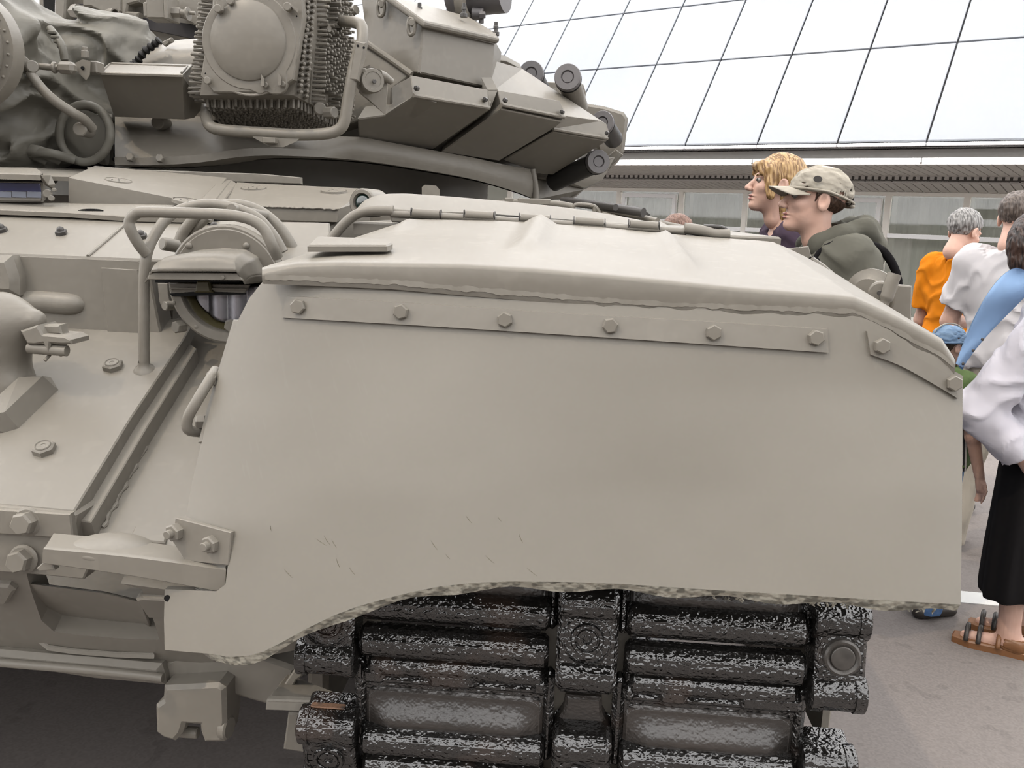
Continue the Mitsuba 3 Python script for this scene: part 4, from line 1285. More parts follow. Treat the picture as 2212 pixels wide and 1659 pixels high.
# ------------------------------------------------------------------ headlight and its tube guard
pb_ = PG(312, 797)
v0 = float(np.dot(pb_ - O, B))
vl = v0 + 0.05
tr0 = 11.5 * mpp(pb_)
gd = part('headlight_guard', tube(spline([pb_, PV(311, 720, v0), PV(311, 640, v0), PV(312, 585, v0), PV(318, 545, v0 + .005), PV(332, 512, v0 + .02), PV(356, 477, v0 + .04), (PV(392, 452, v0 + .06)), PV(450, 441, v0 + .07), PV(505, 449, v0 + .07), PV(555, 470, v0 + .07), PV(590, 508, v0 + .07), PV(612, 545, v0 + .07)], 6), tr0, 14), P_, 50, 'bent tube guard around the headlight')
sub(gd, 'front_loop', tube(spline([PV(316, 548, v0 - .002), PV(300, 528, v0 - .012), PV(283, 498, v0 - .02), PV(280, 478, v0 - .02), PV(292, 463, v0 - .02), PV(315, 458, v0 - .02), PV(430, 461, v0 - .02), PV(500, 465, v0 - .02), PV(545, 476, v0 - .02), PV(572, 497, v0 - .02), PV(588, 530, v0 - .02), PV(600, 556, v0 - .01)], 6), tr0, 14), P_, 50)
sub(gd, 'rear_loop', tube(spline([PV(388, 520, v0 + .18), PV(398, 498, v0 + .18), PV(425, 468, v0 + .18), PV(455, 449, v0 + .18), PV(505, 441, v0 + .18), PV(555, 453, v0 + .18), PV(600, 487, v0 + .18), PV(632, 535, v0 + .18), PV(640, 560, v0 + .18)], 6), tr0 * 1.12, 14), P_, 50)
sub(gd, 'cross_tube', tube(spline([PV(500, 452, v0 + .05), PV(540, 459, v0 + .12), PV(575, 466, v0 + .18)], 5), tr0, 12), P_, 50)
sub(gd, 'inner_stay', tube(spline([PV(410, 515, v0 + .20), PV(425, 492, v0 + .19), PV(450, 468, v0 + .18)], 5), tr0 * 0.9, 12), P_, 50)
sub(gd, 'inner_stay', tube(spline([PV(560, 478, v0 + .12), PV(585, 500, v0 + .12), PV(604, 530, v0 + .12)], 5), tr0 * 0.9, 12), P_, 50)
sub(gd, 'foot_weld', lathe([(tr0 * 2.1, -0.002), (tr0 * 1.7, 0.003), (tr0 * 1.1, 0.006), (tr0 * 0.9, 0.014)], pb_, Gn * 0.7 + Zv * 0.3, 24), P_, 50)
lc = PV(492, 614, vl)
lk = mpp(lc)
LA = -B * 1.0 + Zv * 0.02                                    # the lamp looks forward
hl = part('headlight', lathe([(0, -0.10), (0.05, -0.095), (100 * lk, -0.05), (124 * lk, -0.02), (128 * lk, -0.005), (128 * lk, 0.006), (123 * lk, 0.010), (104 * lk, 0.010), (101 * lk, 0.006), (100 * lk, -0.02)], lc, LA, 56), P_, 40, 'round headlight with a blackout hood')
sub(hl, 'inner_ring', lathe([(101 * lk, -0.004), (94 * lk, -0.008), (82 * lk, -0.028)], lc, LA, 48), 'olive_plain', 40)
g = []
ax_, ay_ = unit(np.cross(Zv, LA)), unit(np.cross(LA, np.cross(Zv, LA)))
for a in np.linspace(-1, 1, 121):
    row = []
    for b_ in np.linspace(-1, 0.0, 12):
        xx, yy = a * 86 * lk, (b_ * math.sqrt(max(0, 1 - a * a)) * 86 + 0) * lk
        fl_ = 0.0035 * abs(math.sin(a * 86 / 22 * math.pi * 0.5 + 0.6)) * 1.6
        row.append(lc + ax_ * xx + ay_ * yy + LA * (-0.020 + 0.006 * (1 - a * a) + fl_))
    g.append(row)
sub(hl, 'fluted_lens', sheet(np.array(g), 0.004, away=-LA), 'mirror', True, 'fluted glass lens')
sub(hl, 'shutter', panel(PVs([(365, 612), (540, 615), (528, 634), (452, 631), (438, 630), (372, 636)], vl - 0.014), 0.004, 0.001), P_, 30)
sub(hl, 'shutter_rib', panel(PVs([(366, 621), (532, 623), (531, 627), (366, 625)], vl - 0.018), 0.004, 0.0005), P_, 30)
sub(hl, 'shutter_edge', panel(PVs([(366, 634), (438, 629), (452, 630), (530, 633), (530, 636), (372, 640)], vl - 0.015), 0.004, 0), 'black', 30)
sub(hl, 'clip', panel(PVs([(424, 606), (452, 606), (456, 628), (460, 632), (418, 632), (421, 626)], vl - 0.022), 0.008, 0.003), 'olive_plain', 30)
# hood
hr = [Q((376, 578, vl), (388, 558, vl), (410, 546, vl), (440, 538, vl), (490, 534, vl), (535, 538, vl), (560, 553, vl), (574, 580, vl), (578, 592, vl)),
      Q((340, 590, vl - .05), (345, 566, vl - .05), (366, 553, vl - .05), (420, 545, vl - .05), (475, 541, vl - .05), (525, 544, vl - .05), (548, 560, vl - .05), (564, 590, vl - .04), (574, 600, vl - .02)),
      Q((324, 596, vl - .07), (333, 572, vl - .075), (352, 560, vl - .075), (410, 555, vl - .08), (465, 554, vl - .08), (508, 560, vl - .08), (526, 574, vl - .075), (540, 596, vl - .065), (566, 604, vl - .03)),
      Q((312, 608, vl - .072), (327, 584, vl - .085), (340, 582, vl - .09), (410, 582, vl - .09), (465, 582, vl - .09), (509, 583, vl - .09), (515, 590, vl - .085), (527, 610, vl - .07), (558, 607, vl - .03))]
hr = np.array(hr)
xs = np.linspace(0, 8, 65)
hr = np.stack([np.stack([np.interp(xs, np.arange(9), r[:, k]) for k in range(3)], 1) for r in hr])
hr = np.stack([spline(hr[:, k], 6) for k in range(hr.shape[1])], 1)
hood = sub(hl, 'hood', sheet(hr, 0.004, away=B * 0.5 - Zv * 0.8), P_, 60)
sub(hl, 'hood_bar', panel(PVs([(322, 588), (514, 590), (524, 606), (318, 604)], vl - 0.080), 0.006, 0.001), P_, 30)
sub(hl, 'hood_bar_screw', cyl(PV(482, 599, vl - 0.081), -B, 0.003, 0.002, 12), P_, 40)
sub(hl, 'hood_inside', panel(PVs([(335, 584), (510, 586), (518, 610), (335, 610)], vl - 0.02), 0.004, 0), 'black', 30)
cr_ = PV(488, 612, vl - 0.012)
sub(hl, 'back_flange', panel([cr_ + L * (118 * lk * math.cos(a)) + Zv * (115 * lk * math.sin(a)) for a in np.linspace(0.05, math.pi - 0.05, 40)], 0.006, 0.0015), P_, 30)
for x, y in ((408, 531), (532, 531)):
    sub(hl, 'flange_screw', lathe([(0.0058, 0), (0.005, 0.003), (0.002, 0.0045), (0, 0.0047)], PV(x, y, vl - 0.0125), -B, 16), P_, 50)
for x, y, r in ((376, 654, 5), (424, 706, 6)):
    sub(hl, 'bezel_screw', lathe([(r * lk, 0), (r * .8 * lk, 0.002), (0, 0.003)], PV(x, y, vl - 0.010), -B, 14), P_, 50)
for x, y in ((392, 705), (498, 703)):
    sub(hl, 'bezel_clamp', hexbolt(PV(x, y, vl - 0.004), -B - L * 0.4 * (1 if x < 450 else -1), 0.011, 0.014), P_, 30)
sub(hl, 'cable_gland', cyl(PV(383, 532, vl + 0.05), -B - L * .6 + Zv * .2, 0.011, 0.03, 16), P_, 40)
sub(hl, 'cable_gland', cyl(PV(372, 660, vl + 0.02), -B - L * .6, 0.008, 0.015, 16), P_, 40)
sub(hl, 'mount_plate', panel(PVs([(362, 612), (364, 640), (372, 665), (350, 668), (344, 652), (340, 612)], vl + 0.05), 0.01, 0.001), P_, 30)
part('wiring_box', cat(panel(PVs([(342, 650), (372, 655), (372, 690), (346, 685)], vl + 0.12), 0.05, 0.002), panel(PVs([(350, 690), (390, 700), (380, 718), (352, 716)], vl + 0.10), 0.05, 0.003)), P_, 30)

# ------------------------------------------------------------------ tow hook on the glacis
hb = PG(50, 850)
vk = float(np.dot(hb - O, B))
k_ = mpp(hb)


def hook(p):
    c = lambda x, y, v=0.0: PV(x, y, vk + v)
    d = capsule(p, c(-20, 850, .01), c(5, 712, .0), 0.052, 0.046)
    d = smin(d, capsule(p, c(-30, 700), c(0, 695), 0.043, 0.040), 0.02)
    d = smin(d, capsule(p, c(10, 690), c(76, 692, -.01), 0.032, 0.0165), 0.03)
    d = smin(d, capsule(p, c(-40, 870, .0), c(30, 845, .0), 0.045, 0.035), 0.03)
    return d


th_ = part('tow_hook', iso(hook, T(-0.78, vk - .09, 1.14), T(-0.4, vk + .09, 1.45), 0.007, 6) if False else iso(hook, np.minimum(PV(-90, 930, vk), PV(160, 600, vk)) - 0.07, np.maximum(PV(-90, 930, vk), PV(160, 600, vk)) + 0.07, 0.006, 6), P_, True, 'cast tow hook with a rounded beak')
sub(th_, 'base_plate', hull(np.vstack([[PG(-60, 905, .03), PG(40, 815, .04), PG(92, 812, .03), PG(10, 890, .03)], [PG(-70, 925, 0), PG(8, 935, 0), PG(40, 925, 0), PG(126, 842, 0), PG(110, 815, 0)]])), P_, 20)
sub(th_, 'latch', panel(PVs([(42, 715), (80, 702), (92, 722), (140, 726), (154, 734), (154, 744), (128, 744), (108, 742), (104, 764), (92, 742), (75, 745), (58, 744)], vk - 0.035), 0.05, 0.003), P_, 25, 'sprung latch of the hook')
sub(th_, 'latch_top', panel(PVs([(86, 702), (128, 702), (132, 718), (136, 724), (92, 722)], vk - 0.02), 0.02, 0.003), P_, 30)
sub(th_, 'latch_leg', panel(PVs([(92, 740), (112, 742), (124, 766), (106, 766)], vk - 0.012), 0.012, 0.002), P_, 30)
sub(th_, 'latch_leg', panel(PVs([(60, 742), (74, 744), (86, 764), (70, 762)], vk + 0.0), 0.012, 0.002), P_, 30)
sub(th_, 'pin', tube([PV(62, 752, vk - .025), PV(145, 758, vk - .025)], 0.0085, 12), P_, 40)
sub(th_, 'split_pin', cat(tube([PV(108, 766, vk - .02), PV(97, 779, vk - .03)], 0.0026, 8), tube([PV(133, 754, vk - .02), PV(131, 767, vk - .03)], 0.0035, 8)), P_, 40)

# ------------------------------------------------------------------ turret
tu = part('turret', hull(np.vstack([[T(u, v, z) for u, v in ((-2.6, 1.75), (-1.3, 1.72), (-0.45, 2.0), (-0.05, 2.5), (-0.05, 4.3), (-0.6, 5.0), (-2.4, 5.0))] for z in (1.80, 2.05)])), P_, 20, 'armoured turret hung with wedge armour, boxes and lamps')
# lower curved front
cx = [248, 330, 430, 540, 660, 780, 900, 1020, 1110, 1156]
ct = [250, 250, 250, 285, 292, 296, 318, 340, 360, 367]
cbm = [356, 357, 351, 337, 338, 347, 365, 387, 413, 431]
cv = [1.52, 1.52, 1.53, 1.56, 1.63, 1.73, 1.88, 2.06, 2.22, 2.30]
xx = np.linspace(248, 1156, 49)
yt, yb, vv = np.interp(xx, cx, ct), spline(np.stack([cx, cbm], 1), 12), np.interp(xx, cx, cv)
yb = np.interp(xx, yb[:, 0], yb[:, 1])
g = [[PV(x, a + (b_ - a) * t, v - 0.012 * math.sin(math.pi * t) - 0.16 * t * np.clip((760 - x) / 260.0, 0, 1)) for x, a, b_, v in zip(xx, yt, yb, vv)] for t in np.linspace(0, 1, 7)]
rim = np.array(g[-1])
sk = sub(tu, 'skirt', sheet(np.array(g), 0.02, away=B), P_, 50, 'rounded lower front of the turret')
und = [rim, rim + B * 0.10 - Zv * 0.004, rim + B * 0.5 + Zv * 0.05, rim + B * 1.2 + Zv * 0.06]
sub(tu, 'underside', sheet(np.array(und), 0.02, away=Zv), P_, 50)
sub(tu, 'ring', lathe([(1.06, 0), (1.06, 0.5), (0.9, 0.5)], T(-1.41, 3.0, zr - 0.05), Zv, 64), P_, 50)
for x, y in ((283, 341), (347, 343)):
    v = 1.345
    sub(tu, 'bolt', hexbolt(PV(x, y, v), -B + Zv * .3, 0.0112, 0.010, turn=0.0), P_, 30)
sub(tu, 'pipe_stub', cyl(PV(358, 268, 1.49), -B, 0.018, 0.05, 20), P_, 40)
# cheek top plate that slopes away, seen edge on
sub(tu, 'cheek_roof', panel(Q((1058, 128, 2.05), (1128, 148, 2.3), (1182, 187, 2.35), (1240, 224, 2.4), (1310, 268, 2.42), (1225, 252, 2.15), (1060, 200, 1.95)), 0.03, 0.002), P_, 30, 'bright sloping roof plate of the turret cheek')
sub(tu, 'roof_edge', panel(Q((1060, 126, 2.3), (1095, 132, 2.35), (1128, 150, 2.4), (1060, 150, 2.35)), 0.03, 0.002), P_, 30)
# wedge armour blocks
blocks = [(((887, 162, 1.62), (1052, 193, 1.84), (1057, 234, 1.82), (893, 207, 1.60)), ((893, 210, 1.61), (1056, 238, 1.83), (936, 323, 1.98), (776, 307, 1.72), (773, 258, 1.72), (832, 250, 1.66))),
          (((1075, 194, 1.86), (1208, 217, 2.05), (1216, 232, 2.06), (1219, 254, 2.06), (1083, 227, 1.85)), ((1083, 236, 1.86), (1214, 263, 2.06), (1201, 275, 2.08), (1078, 348, 2.22), (954, 329, 2.02))),
          (((1220, 249, 2.10), (1299, 260, 2.24), (1311, 268, 2.25), (1316, 285, 2.25), (1312, 300, 2.24), (1195, 279, 2.08)), ((1195, 285, 2.09), (1311, 305, 2.24), (1194, 378, 2.40), (1160, 374, 2.36), (1088, 346, 2.24)))]
for k, (fl_, bo) in enumerate(blocks):
    b3 = Q(*bo)
    bn_ = np.cross(b3[1] - b3[0], b3[2] - b3[0])
    b3 = np.array([hit(x, y, b3[0], unit(bn_)) for x, y, _v in bo])    # one flat face
    w_ = sub(tu, 'wedge_block', panel(b3, 0.10, 0.003, away=Zv * 0.5 + B), P_, 20, 'wedge armour block with a dark shaded underside')
    sub(tu, 'wedge_flange', panel(Q(*fl_), 0.03, 0.002, away=B), P_, 30)
    a_, b_ = Q(fl_[-1])[0], Q(fl_[-2] if k == 0 else fl_[-2])[0]
    sub(tu, 'flange_lip', tube([a_ + Zv * 0.001, b_ + Zv * 0.001], 0.006, 8), P_, 30)
for x, y, v in ((901, 191, 1.60), (1049, 215, 1.81), (1092, 217, 1.84), (1215, 242, 2.04), (1312, 288, 2.22)):
    p = PV(x, y, v)
    sub(tu, 'bolt', hexbolt(p, -B - L * 0.3, 0.0075, 0.010, stud=0.004), 'steel_dark', 30)
sub(tu, 'wedge_end', panel(Q((887, 165, 1.625), (893, 208, 1.61), (848, 241, 1.67), (846, 188, 1.70)), 0.08, 0.002), P_, 30)
sub(tu, 'groove_floor', panel(Q((1054, 195, 1.90), (1076, 195, 1.92), (1085, 235, 1.92), (956, 330, 2.06), (936, 325, 2.02), (1058, 236, 1.88)), 0.05, 0.002), P_, 30)
sub(tu, 'cheek_plate', panel(Q((790, 88, 1.78), (888, 160, 1.74), (846, 192, 1.74), (842, 252, 1.74), (770, 262, 1.74), (700, 285, 1.74), (600, 280, 1.74), (600, 60, 1.80)), 0.06, 0.003), P_, 30)
sub(tu, 'edge_strip', tube([PV(790, 92, 1.77), PV(838, 125, 1.755), PV(889, 161, 1.735)], 0.010, 10), P_, 30)
# stowage box on the cheek
sb_ = sub(tu, 'stowage_box', panel(Q((777, -20, 1.92), (792, 89, 1.90), (887, 157, 1.76), (906, 158, 1.73), (913, 54, 1.74), (836, -2, 1.84), (800, -30, 1.92)), 0.2, 0.004, away=B), P_, 30, 'stowage box with a rimmed lid')
sub(tu, 'stowage_box_side', panel(Q((913, 54, 1.74), (1071, 89, 2.0), (1061, 191, 1.98), (904, 157, 1.73)), 0.2, 0.004, away=B), P_, 30)
sub(tu, 'stowage_box_lid', panel(Q((828, -12, 1.80), (913, 48, 1.72), (1073, 86, 1.99), (1074, 73, 2.03), (1012, 36, 2.2), (862, -6, 2.1)), 0.014, 0.003, away=-Zv), P_, 30)
sub(tu, 'stowage_box_rim', tube([PV(830, -10, 1.79), PV(914, 51, 1.715), PV(1073, 86, 1.985)], 0.010, 10), P_, 30)
for x, y in ((1002, 22), (906, 22), (1071, 62)):
    v = 1.9 if x < 950 else 2.05
    p = PV(x, y + 8, v)
    sub(tu, 'lid_stud', cat(cyl(p - Zv * .01, Zv, 0.012, 0.012, 10), cyl(p, Zv, 0.006, 0.032, 10), cyl(p + Zv * 0.012, Zv, 0.009, 0.008, 6)), 'steel_dark', 40)
for x, y, v in ((823, 18, 1.83), (889, 58, 1.735)):
    sub(tu, 'lid_latch', cat(tube(spline([PV(x - 5, y - 18, v), PV(x + 6, y - 14, v - .005), PV(x + 5, y + 12, v - .005), PV(x - 4, y + 16, v), PV(x - 8, y, v), PV(x - 5, y - 18, v)], 5), 0.006, 8), cyl(PV(x + 2, y - 8, v), -B, 0.010, 0.012, 12)), P_, 40)
# smoke launchers: a cap on each tube
axes = [((1147, 158, 2.42), (1175, 212, 2.62), 27), ((1226, 166, 2.30), (1247, 232, 2.52), 29), ((1301, 264, 2.50), (1325, 300, 2.7), 25), ((1293, 349, 2.30), (1196, 392, 2.46), 26)]
for c0_, c1_, rr in axes:
    a_, b_ = Q(c0_)[0], Q(c1_)[0]
    k_ = mpp(a_) * rr
    ax = unit(a_ - b_)
    ax = unit(ax * 0.75 + unit(CAM - a_) * 0.55) if c0_[0] != 1293 else unit(ax * 0.5 + unit(CAM - a_) * 0.75)
    tb_ = sub(tu, 'smoke_launcher', cat(tube([a_ - ax * 0.03, (a_ + b_) / 2, b_], k_ * 0.86, 24)), 'launcher_black' if c0_[0] != 1226 else P_, 40, 'smoke grenade launcher tube')
    sub(tu, 'launcher_cap', lathe([(k_ * 0.9, -0.028), (k_ * 1.0, -0.022), (k_ * 1.0, -0.002), (k_ * 0.95, 0.003), (k_ * 0.50, 0.003), (k_ * 0.47, 0.0), (k_ * 0.44, -0.004), (k_ * 0.40, -0.001), (0, -0.001)], a_, ax, 40), 'launcher_grey', 25, 'grey cap with a sunk centre')
    sub(tu, 'launcher_seal', lathe([(k_ * 0.88, -0.036), (k_ * 1.01, -0.034), (k_ * 1.01, -0.020), (k_ * 0.88, -0.018)], a_, ax, 36), 'black', 30)
sub(tu, 'launcher_bracket', panel(Q((1176, 176, 2.6), (1260, 182, 2.6), (1266, 200, 2.6), (1258, 240, 2.6), (1200, 230, 2.6)), 0.05, 0.003), P_, 30)
sub(tu, 'rear_box', panel(Q((1262, 222, 2.8), (1306, 229, 2.8), (1348, 242, 2.8), (1357, 256, 2.8), (1349, 325, 2.8), (1343, 338, 2.8), (1322, 357, 2.8), (1296, 342, 2.8), (1280, 290, 2.8), (1262, 262, 2.8)), 0.5, 0.012), P_, 30, 'rounded box behind the launchers')
sub(tu, 'rear_box_lip', panel(Q((1300, 348, 2.75), (1330, 322, 2.75), (1347, 334, 2.75), (1318, 360, 2.75)), 0.02, 0.003), P_, 30)
lowp = [(((1158, 374, 2.42), (1200, 380, 2.45), (1270, 345, 2.5), (1330, 340, 2.7), (1300, 390, 2.65), (1262, 408, 2.6), (1160, 386, 2.42))), (((1156, 386, 2.44), (1262, 408, 2.62), (1244, 424, 2.62), (1228, 430, 2.62), (1160, 432, 2.44)))]
for q in lowp:
    sub(tu, 'lower_rear_plate', panel(Q(*q), 0.1, 0.004, away=B), P_, 30)
sub(tu, 'skirt_end', tube(spline(Q((1150, 366, 2.29), (1156, 400, 2.29), (1157, 432, 2.29)), 4), 0.012, 10), P_, 40)
# round drum at the top edge of the picture
sub(tu, 'sight_drum', cat(lathe([(0, 0), (0.072, 0), (0.075, 0.02), (0.075, 0.20), (0, 0.20)], PV(975, -10, 2.35), L * 0.95 - B * 0.25 + Zv * 0.05, 36)), 'launcher_grey', 40, 'dark round sight drum')
sub(tu, 'drum_ring', lathe([(0.05, 0.0), (0.085, 0.0), (0.085, 0.03), (0.05, 0.03)], PV(1000, -2, 2.28), L * 0.95 - B * 0.25, 36), P_, 40)
sub(tu, 'drum_knob', cat(cyl(PV(1020, 30, 2.28), L, 0.020, 0.04, 18), tube([PV(1040, 34, 2.28), PV(1040, 50, 2.28)], 0.008, 8), cyl(PV(1036, 32, 2.26), L, 0.012, 0.02, 6)), 'launcher_grey', 40)

# clutter on the turret roof behind the gun
bkp = sub(tu, 'roof_wall', panel(Q((84, -60, 2.55), (470, -60, 2.55), (470, 118, 2.55), (84, 70, 2.55)), 0.05, 0.003), P_, 30)
sub(tu, 'dark_opening', panel(Q((92, -40, 2.52), (124, -40, 2.52), (126, 36, 2.52), (94, 34, 2.52)), 0.01, 0.002), 'black', 30)
sub(tu, 'dark_opening', panel(Q((160, 8, 2.50), (260, 6, 2.50), (300, 36, 2.50), (470, 60, 2.50), (470, 95, 2.50), (300, 60, 2.5), (160, 45, 2.50)), 0.01, 0.002), 'dark_gap', 30)
for q, nm in (((( 118, -40), (143, -40), (140, 45), (116, 40)), 'upright_post'), (((176, -40), (262, -40), (262, 24), (250, 36), (222, 28), (196, 14), (178, 14)), 'mount_side'), (((262, -40), (305, -40), (300, 4), (276, 10), (274, 24), (300, 26), (296, 44), (262, 40)), 'mount_plate'), (((372, -40), (440, -40), (440, 52), (425, 58), (390, 36), (372, 30)), 'mount_side')):
    sub(tu, nm, panel(PVs(q, 2.46), 0.06, 0.006), P_, 30)
for x, y, r in ((168, 24, 15), (244, 27, 9)):
    p = PV(x, y, 2.40)
    k_ = mpp(p)
    sub(tu, 'pipe_fitting', lathe([(0, -0.05), (r * .8 * k_, -0.05), (r * k_, -0.02), (r * k_, 0.02), (r * .7 * k_, 0.02), (r * .7 * k_, 0.0), (0, 0.0)], p, -B * .7 + L * .8 - Zv * .1, 6 if r == 15 else 18), P_, 30)
p = PV(346, 18, 2.38)
k_ = mpp(p)
mb = sub(tu, 'servo_block', box(p, TAX, (44 * k_, 0.08, 52 * k_), 0.006), P_, 30, 'cast block with bolted ends')
sub(tu, 'servo_flange', box(PV(371, 20, 2.37), TAX, (9 * k_, 0.10, 50 * k_), 0.003), P_, 30)
sub(tu, 'servo_flange', box(PV(322, 24, 2.37), TAX, (10 * k_, 0.06, 30 * k_), 0.004), P_, 30)
sub(tu, 'servo_shaft', cat(hexbolt(PV(377, 27, 2.36), L, 11 * k_, 14 * k_), tube([PV(380, 27, 2.36), PV(408, 29, 2.36)], 7 * k_, 14), lathe([(0, 0), (14 * k_, 0), (14 * k_, 3 * k_), (0, 3 * k_)], PV(405, 30, 2.36), L - B * .1, 24), cyl(PV(410, 28, 2.36), L, 4 * k_, 12 * k_, 10)), P_, 40)
# slanted plate behind the dazzler
sub(tu, 'slanted_plate', panel(Q((640, -40, 2.05), (700, -40, 2.05), (762, 22, 2.0), (735, 45, 1.98), (640, 40, 2.0)), 0.03, 0.002), P_, 30)
sub(tu, 'slanted_tube', tube([PV(716, 46, 1.95), PV(735, 36, 1.93), PV(770, 20, 1.90)], 0.014, 12), P_, 40)
# smooth cheek left of the dazzler
g = []
for a in np.linspace(0, 1, 9):
    g.append(spline(Q((285 + 8 * a, 135 + 10 * a, 1.62), (305 + 10 * a, 110 + 12 * a, 1.60), (340, 92 + 12 * a, 1.60 - .03 * a), (400, 83 + 14 * a, 1.60 - .06 * a), (470, 82 + 14 * a, 1.60 - .08 * a)), 6))
g = [[PV(*xy, vv_) for xy, vv_ in zip(spline([(288, 140), (310, 108), (345, 92), (400, 84), (470, 82)], 6), [1.72] * 25)],
     [PV(*xy, vv_) for xy, vv_ in zip(spline([(286, 140), (312, 118), (350, 104), (400, 98), (470, 97)], 6), [1.60] * 25)],
     [PV(*xy, vv_) for xy, vv_ in zip(spline([(284, 146), (310, 138), (350, 132), (400, 128), (470, 128)], 6), [1.54] * 25)],
     [PV(*xy, vv_) for xy, vv_ in zip(spline([(282, 260), (310, 260), (350, 260), (400, 260), (470, 260)], 6), [1.53] * 25)]]
g = np.array(g)
g = np.stack([spline(g[:, k], 6) for k in range(g.shape[1])], 1)
sub(tu, 'cheek', sheet(g, 0.03, away=B), P_, 60)
sub(tu, 'tie_plate', cat(panel(Q((346, 92, 1.58), (362, 84, 1.58), (372, 88, 1.58), (356, 100, 1.58)), 0.01, 0.002), cyl(PV(368, 88, 1.575), -B + L, 0.007, 0.012, 10)), P_, 30)
# bin left of the dazzler
vbn = 1.27
bn = sub(tu, 'front_bin', hull(np.vstack([Q((216, 158, vbn), (393, 163, vbn), (399, 258, vbn + .11), (247, 252, vbn + .11)), Q((238, 138, vbn + .16), (414, 142, vbn + .16), (440, 230, vbn + .2), (420, 254, vbn + .16), (258, 250, vbn + .22))])), P_, 20, 'metal bin with a bright lid and shaded front')
sub(tu, 'bin_lid', panel(Q((214, 156, vbn - .01), (394, 161, vbn - .01), (416, 139, vbn + .17), (240, 134, vbn + .17)), 0.006, 0.0015, n=Zv), P_, 30)
sub(tu, 'bin_lid_rim', tube([PV(220, 153, vbn), PV(238, 138, vbn + .13), PV(405, 143, vbn + .13), PV(392, 157, vbn)], 0.003, 8), P_, 30)
# elevation linkage left of the bin
vr = 1.20
k_ = mpp(PV(100, 145, vr))
sub(tu, 'link_block', box(PV(204, 147, vr + .06), TAX, (30 * k_, 0.04, 26 * k_), 0.003), P_, 30)
sub(tu, 'link_arm', cat(box(PV(145, 147, vr), TAX, (38 * k_, 0.03, 25 * k_), 0.008), tube([PV(84, 143, vr), PV(126, 147, vr)], 7 * k_, 14), cyl(PV(116, 146, vr), L, 12 * k_, 6 * k_, 18)), P_, 30, 'linkage rod with a square turnbuckle')
sub(tu, 'link_fork', hull(np.vstack([PVs([(162, 136), (178, 128), (196, 132), (194, 162), (186, 174), (168, 156)], vr + .02), PVs([(162, 136), (178, 128), (196, 132), (194, 162), (186, 174), (168, 156)], vr + .05)])), P_, 30)
sub(tu, 'link_bolt', cat(cyl(PV(184, 124, vr + .03), Zv, 8 * k_, 14 * k_, 12), cyl(PV(184, 112, vr + .03), Zv, 6 * k_, 10 * k_, 12)), P_, 30)
sub(tu, 'link_hole', cyl(PV(179, 147, vr + .018), -B, 4 * k_, 0.003, 12), 'black', 30)
sub(tu, 'link_end', cat(cyl(PV(64, 146, vr), L * .7 - B * .7, 13 * k_, 26 * k_, 24), cyl(PV(36, 140, vr - .0), L * .9 - B * .4, 19 * k_, 24 * k_, 28)), P_, 40)
sub(tu, 'curved_tube', tube(spline(Q((66, 158, vr - .01), (85, 185, vr - .02), (115, 215, vr - .02), (155, 242, vr), (182, 258, vr + .03), (200, 278, vr + .06)), 6), [10.5 * k_] * 31, 14), P_, 50)
sub(tu, 'tube_end', cyl(PV(192, 284, vr + .10), -B + L * .2, 15 * k_, 0.07, 24), P_, 40)

# ------------------------------------------------------------------ gun root and canvas cover
gc = PV(-86, 104, 1.02)
k_ = mpp(gc)
gun = part('gun', lathe([(0, -0.02), (104 * k_, -0.02), (106 * k_, 0.03), (100 * k_, 0.10), (90 * k_, 0.12)], gc, -B, 48), P_, 40, 'root of the gun with a riveted ring')
sub(gun, 'ring', lathe([(104 * k_, 0.0), (104 * k_, 0.012), (127 * k_, 0.012), (128 * k_, 0.0), (127 * k_, -0.03)], gc, -B, 56), P_, 25)
for a in np.linspace(-0.95, 0.95, 10):
    sub(gun, 'rivet', lathe([(3.4 * k_, 0), (2.4 * k_, 0.003), (0, 0.0045)], gc + L * (116 * k_ * math.cos(a)) + Zv * (116 * k_ * math.sin(a)) - B * 0.012, -B, 12), P_, 50)


def canvas(p):
    c = lambda x, y, v: PV(x, y, v)
    d = capsule(p, c(-86, 104, 1.19), c(-60, 150, 1.45), 0.150, 0.23)
    d = np.maximum(d, -((p - c(-86, 104, 1.06)) @ B))
    d = smin(d, capsule(p, c(-20, 250, 1.35), c(120, 260, 1.55), 0.12, 0.14), 0.06)
    d = smin(d, capsule(p, c(-60, 290, 1.25), c(60, 310, 1.40), 0.075, 0.08), 0.05)
    d = smin(d, capsule(p, c(120, 175, 1.62), c(205, 195, 1.66), 0.13, 0.12), 0.03)
    e = capsule(p, c(150, 112, 1.58), c(285, 128, 1.62), 0.085, 0.062)
    e = smin(e, capsule(p, c(210, 84, 1.60), c(300, 108, 1.62), 0.05, 0.035), 0.05)
    d = smin(d, e, 0.02)
    w = meshkit.fbm(p * np.array([5.0, 5.0, 5.0]) + 3, 2, seed=4)
    f1 = np.abs(np.sin(26 * (p[:, 0] * 0.5 + p[:, 2] * 0.9) + 9 * w))
    f2 = np.abs(np.sin(19 * (p[:, 0] * 0.9 - p[:, 2] * 0.5) + 10 * w + 1.3))
    return d + 0.036 * (w - 0.5) - 0.026 * (f1 ** 3) - 0.018 * f2 ** 4 + 0.010 * (meshkit.fbm(p * 26, 2, seed=8) - 0.5)


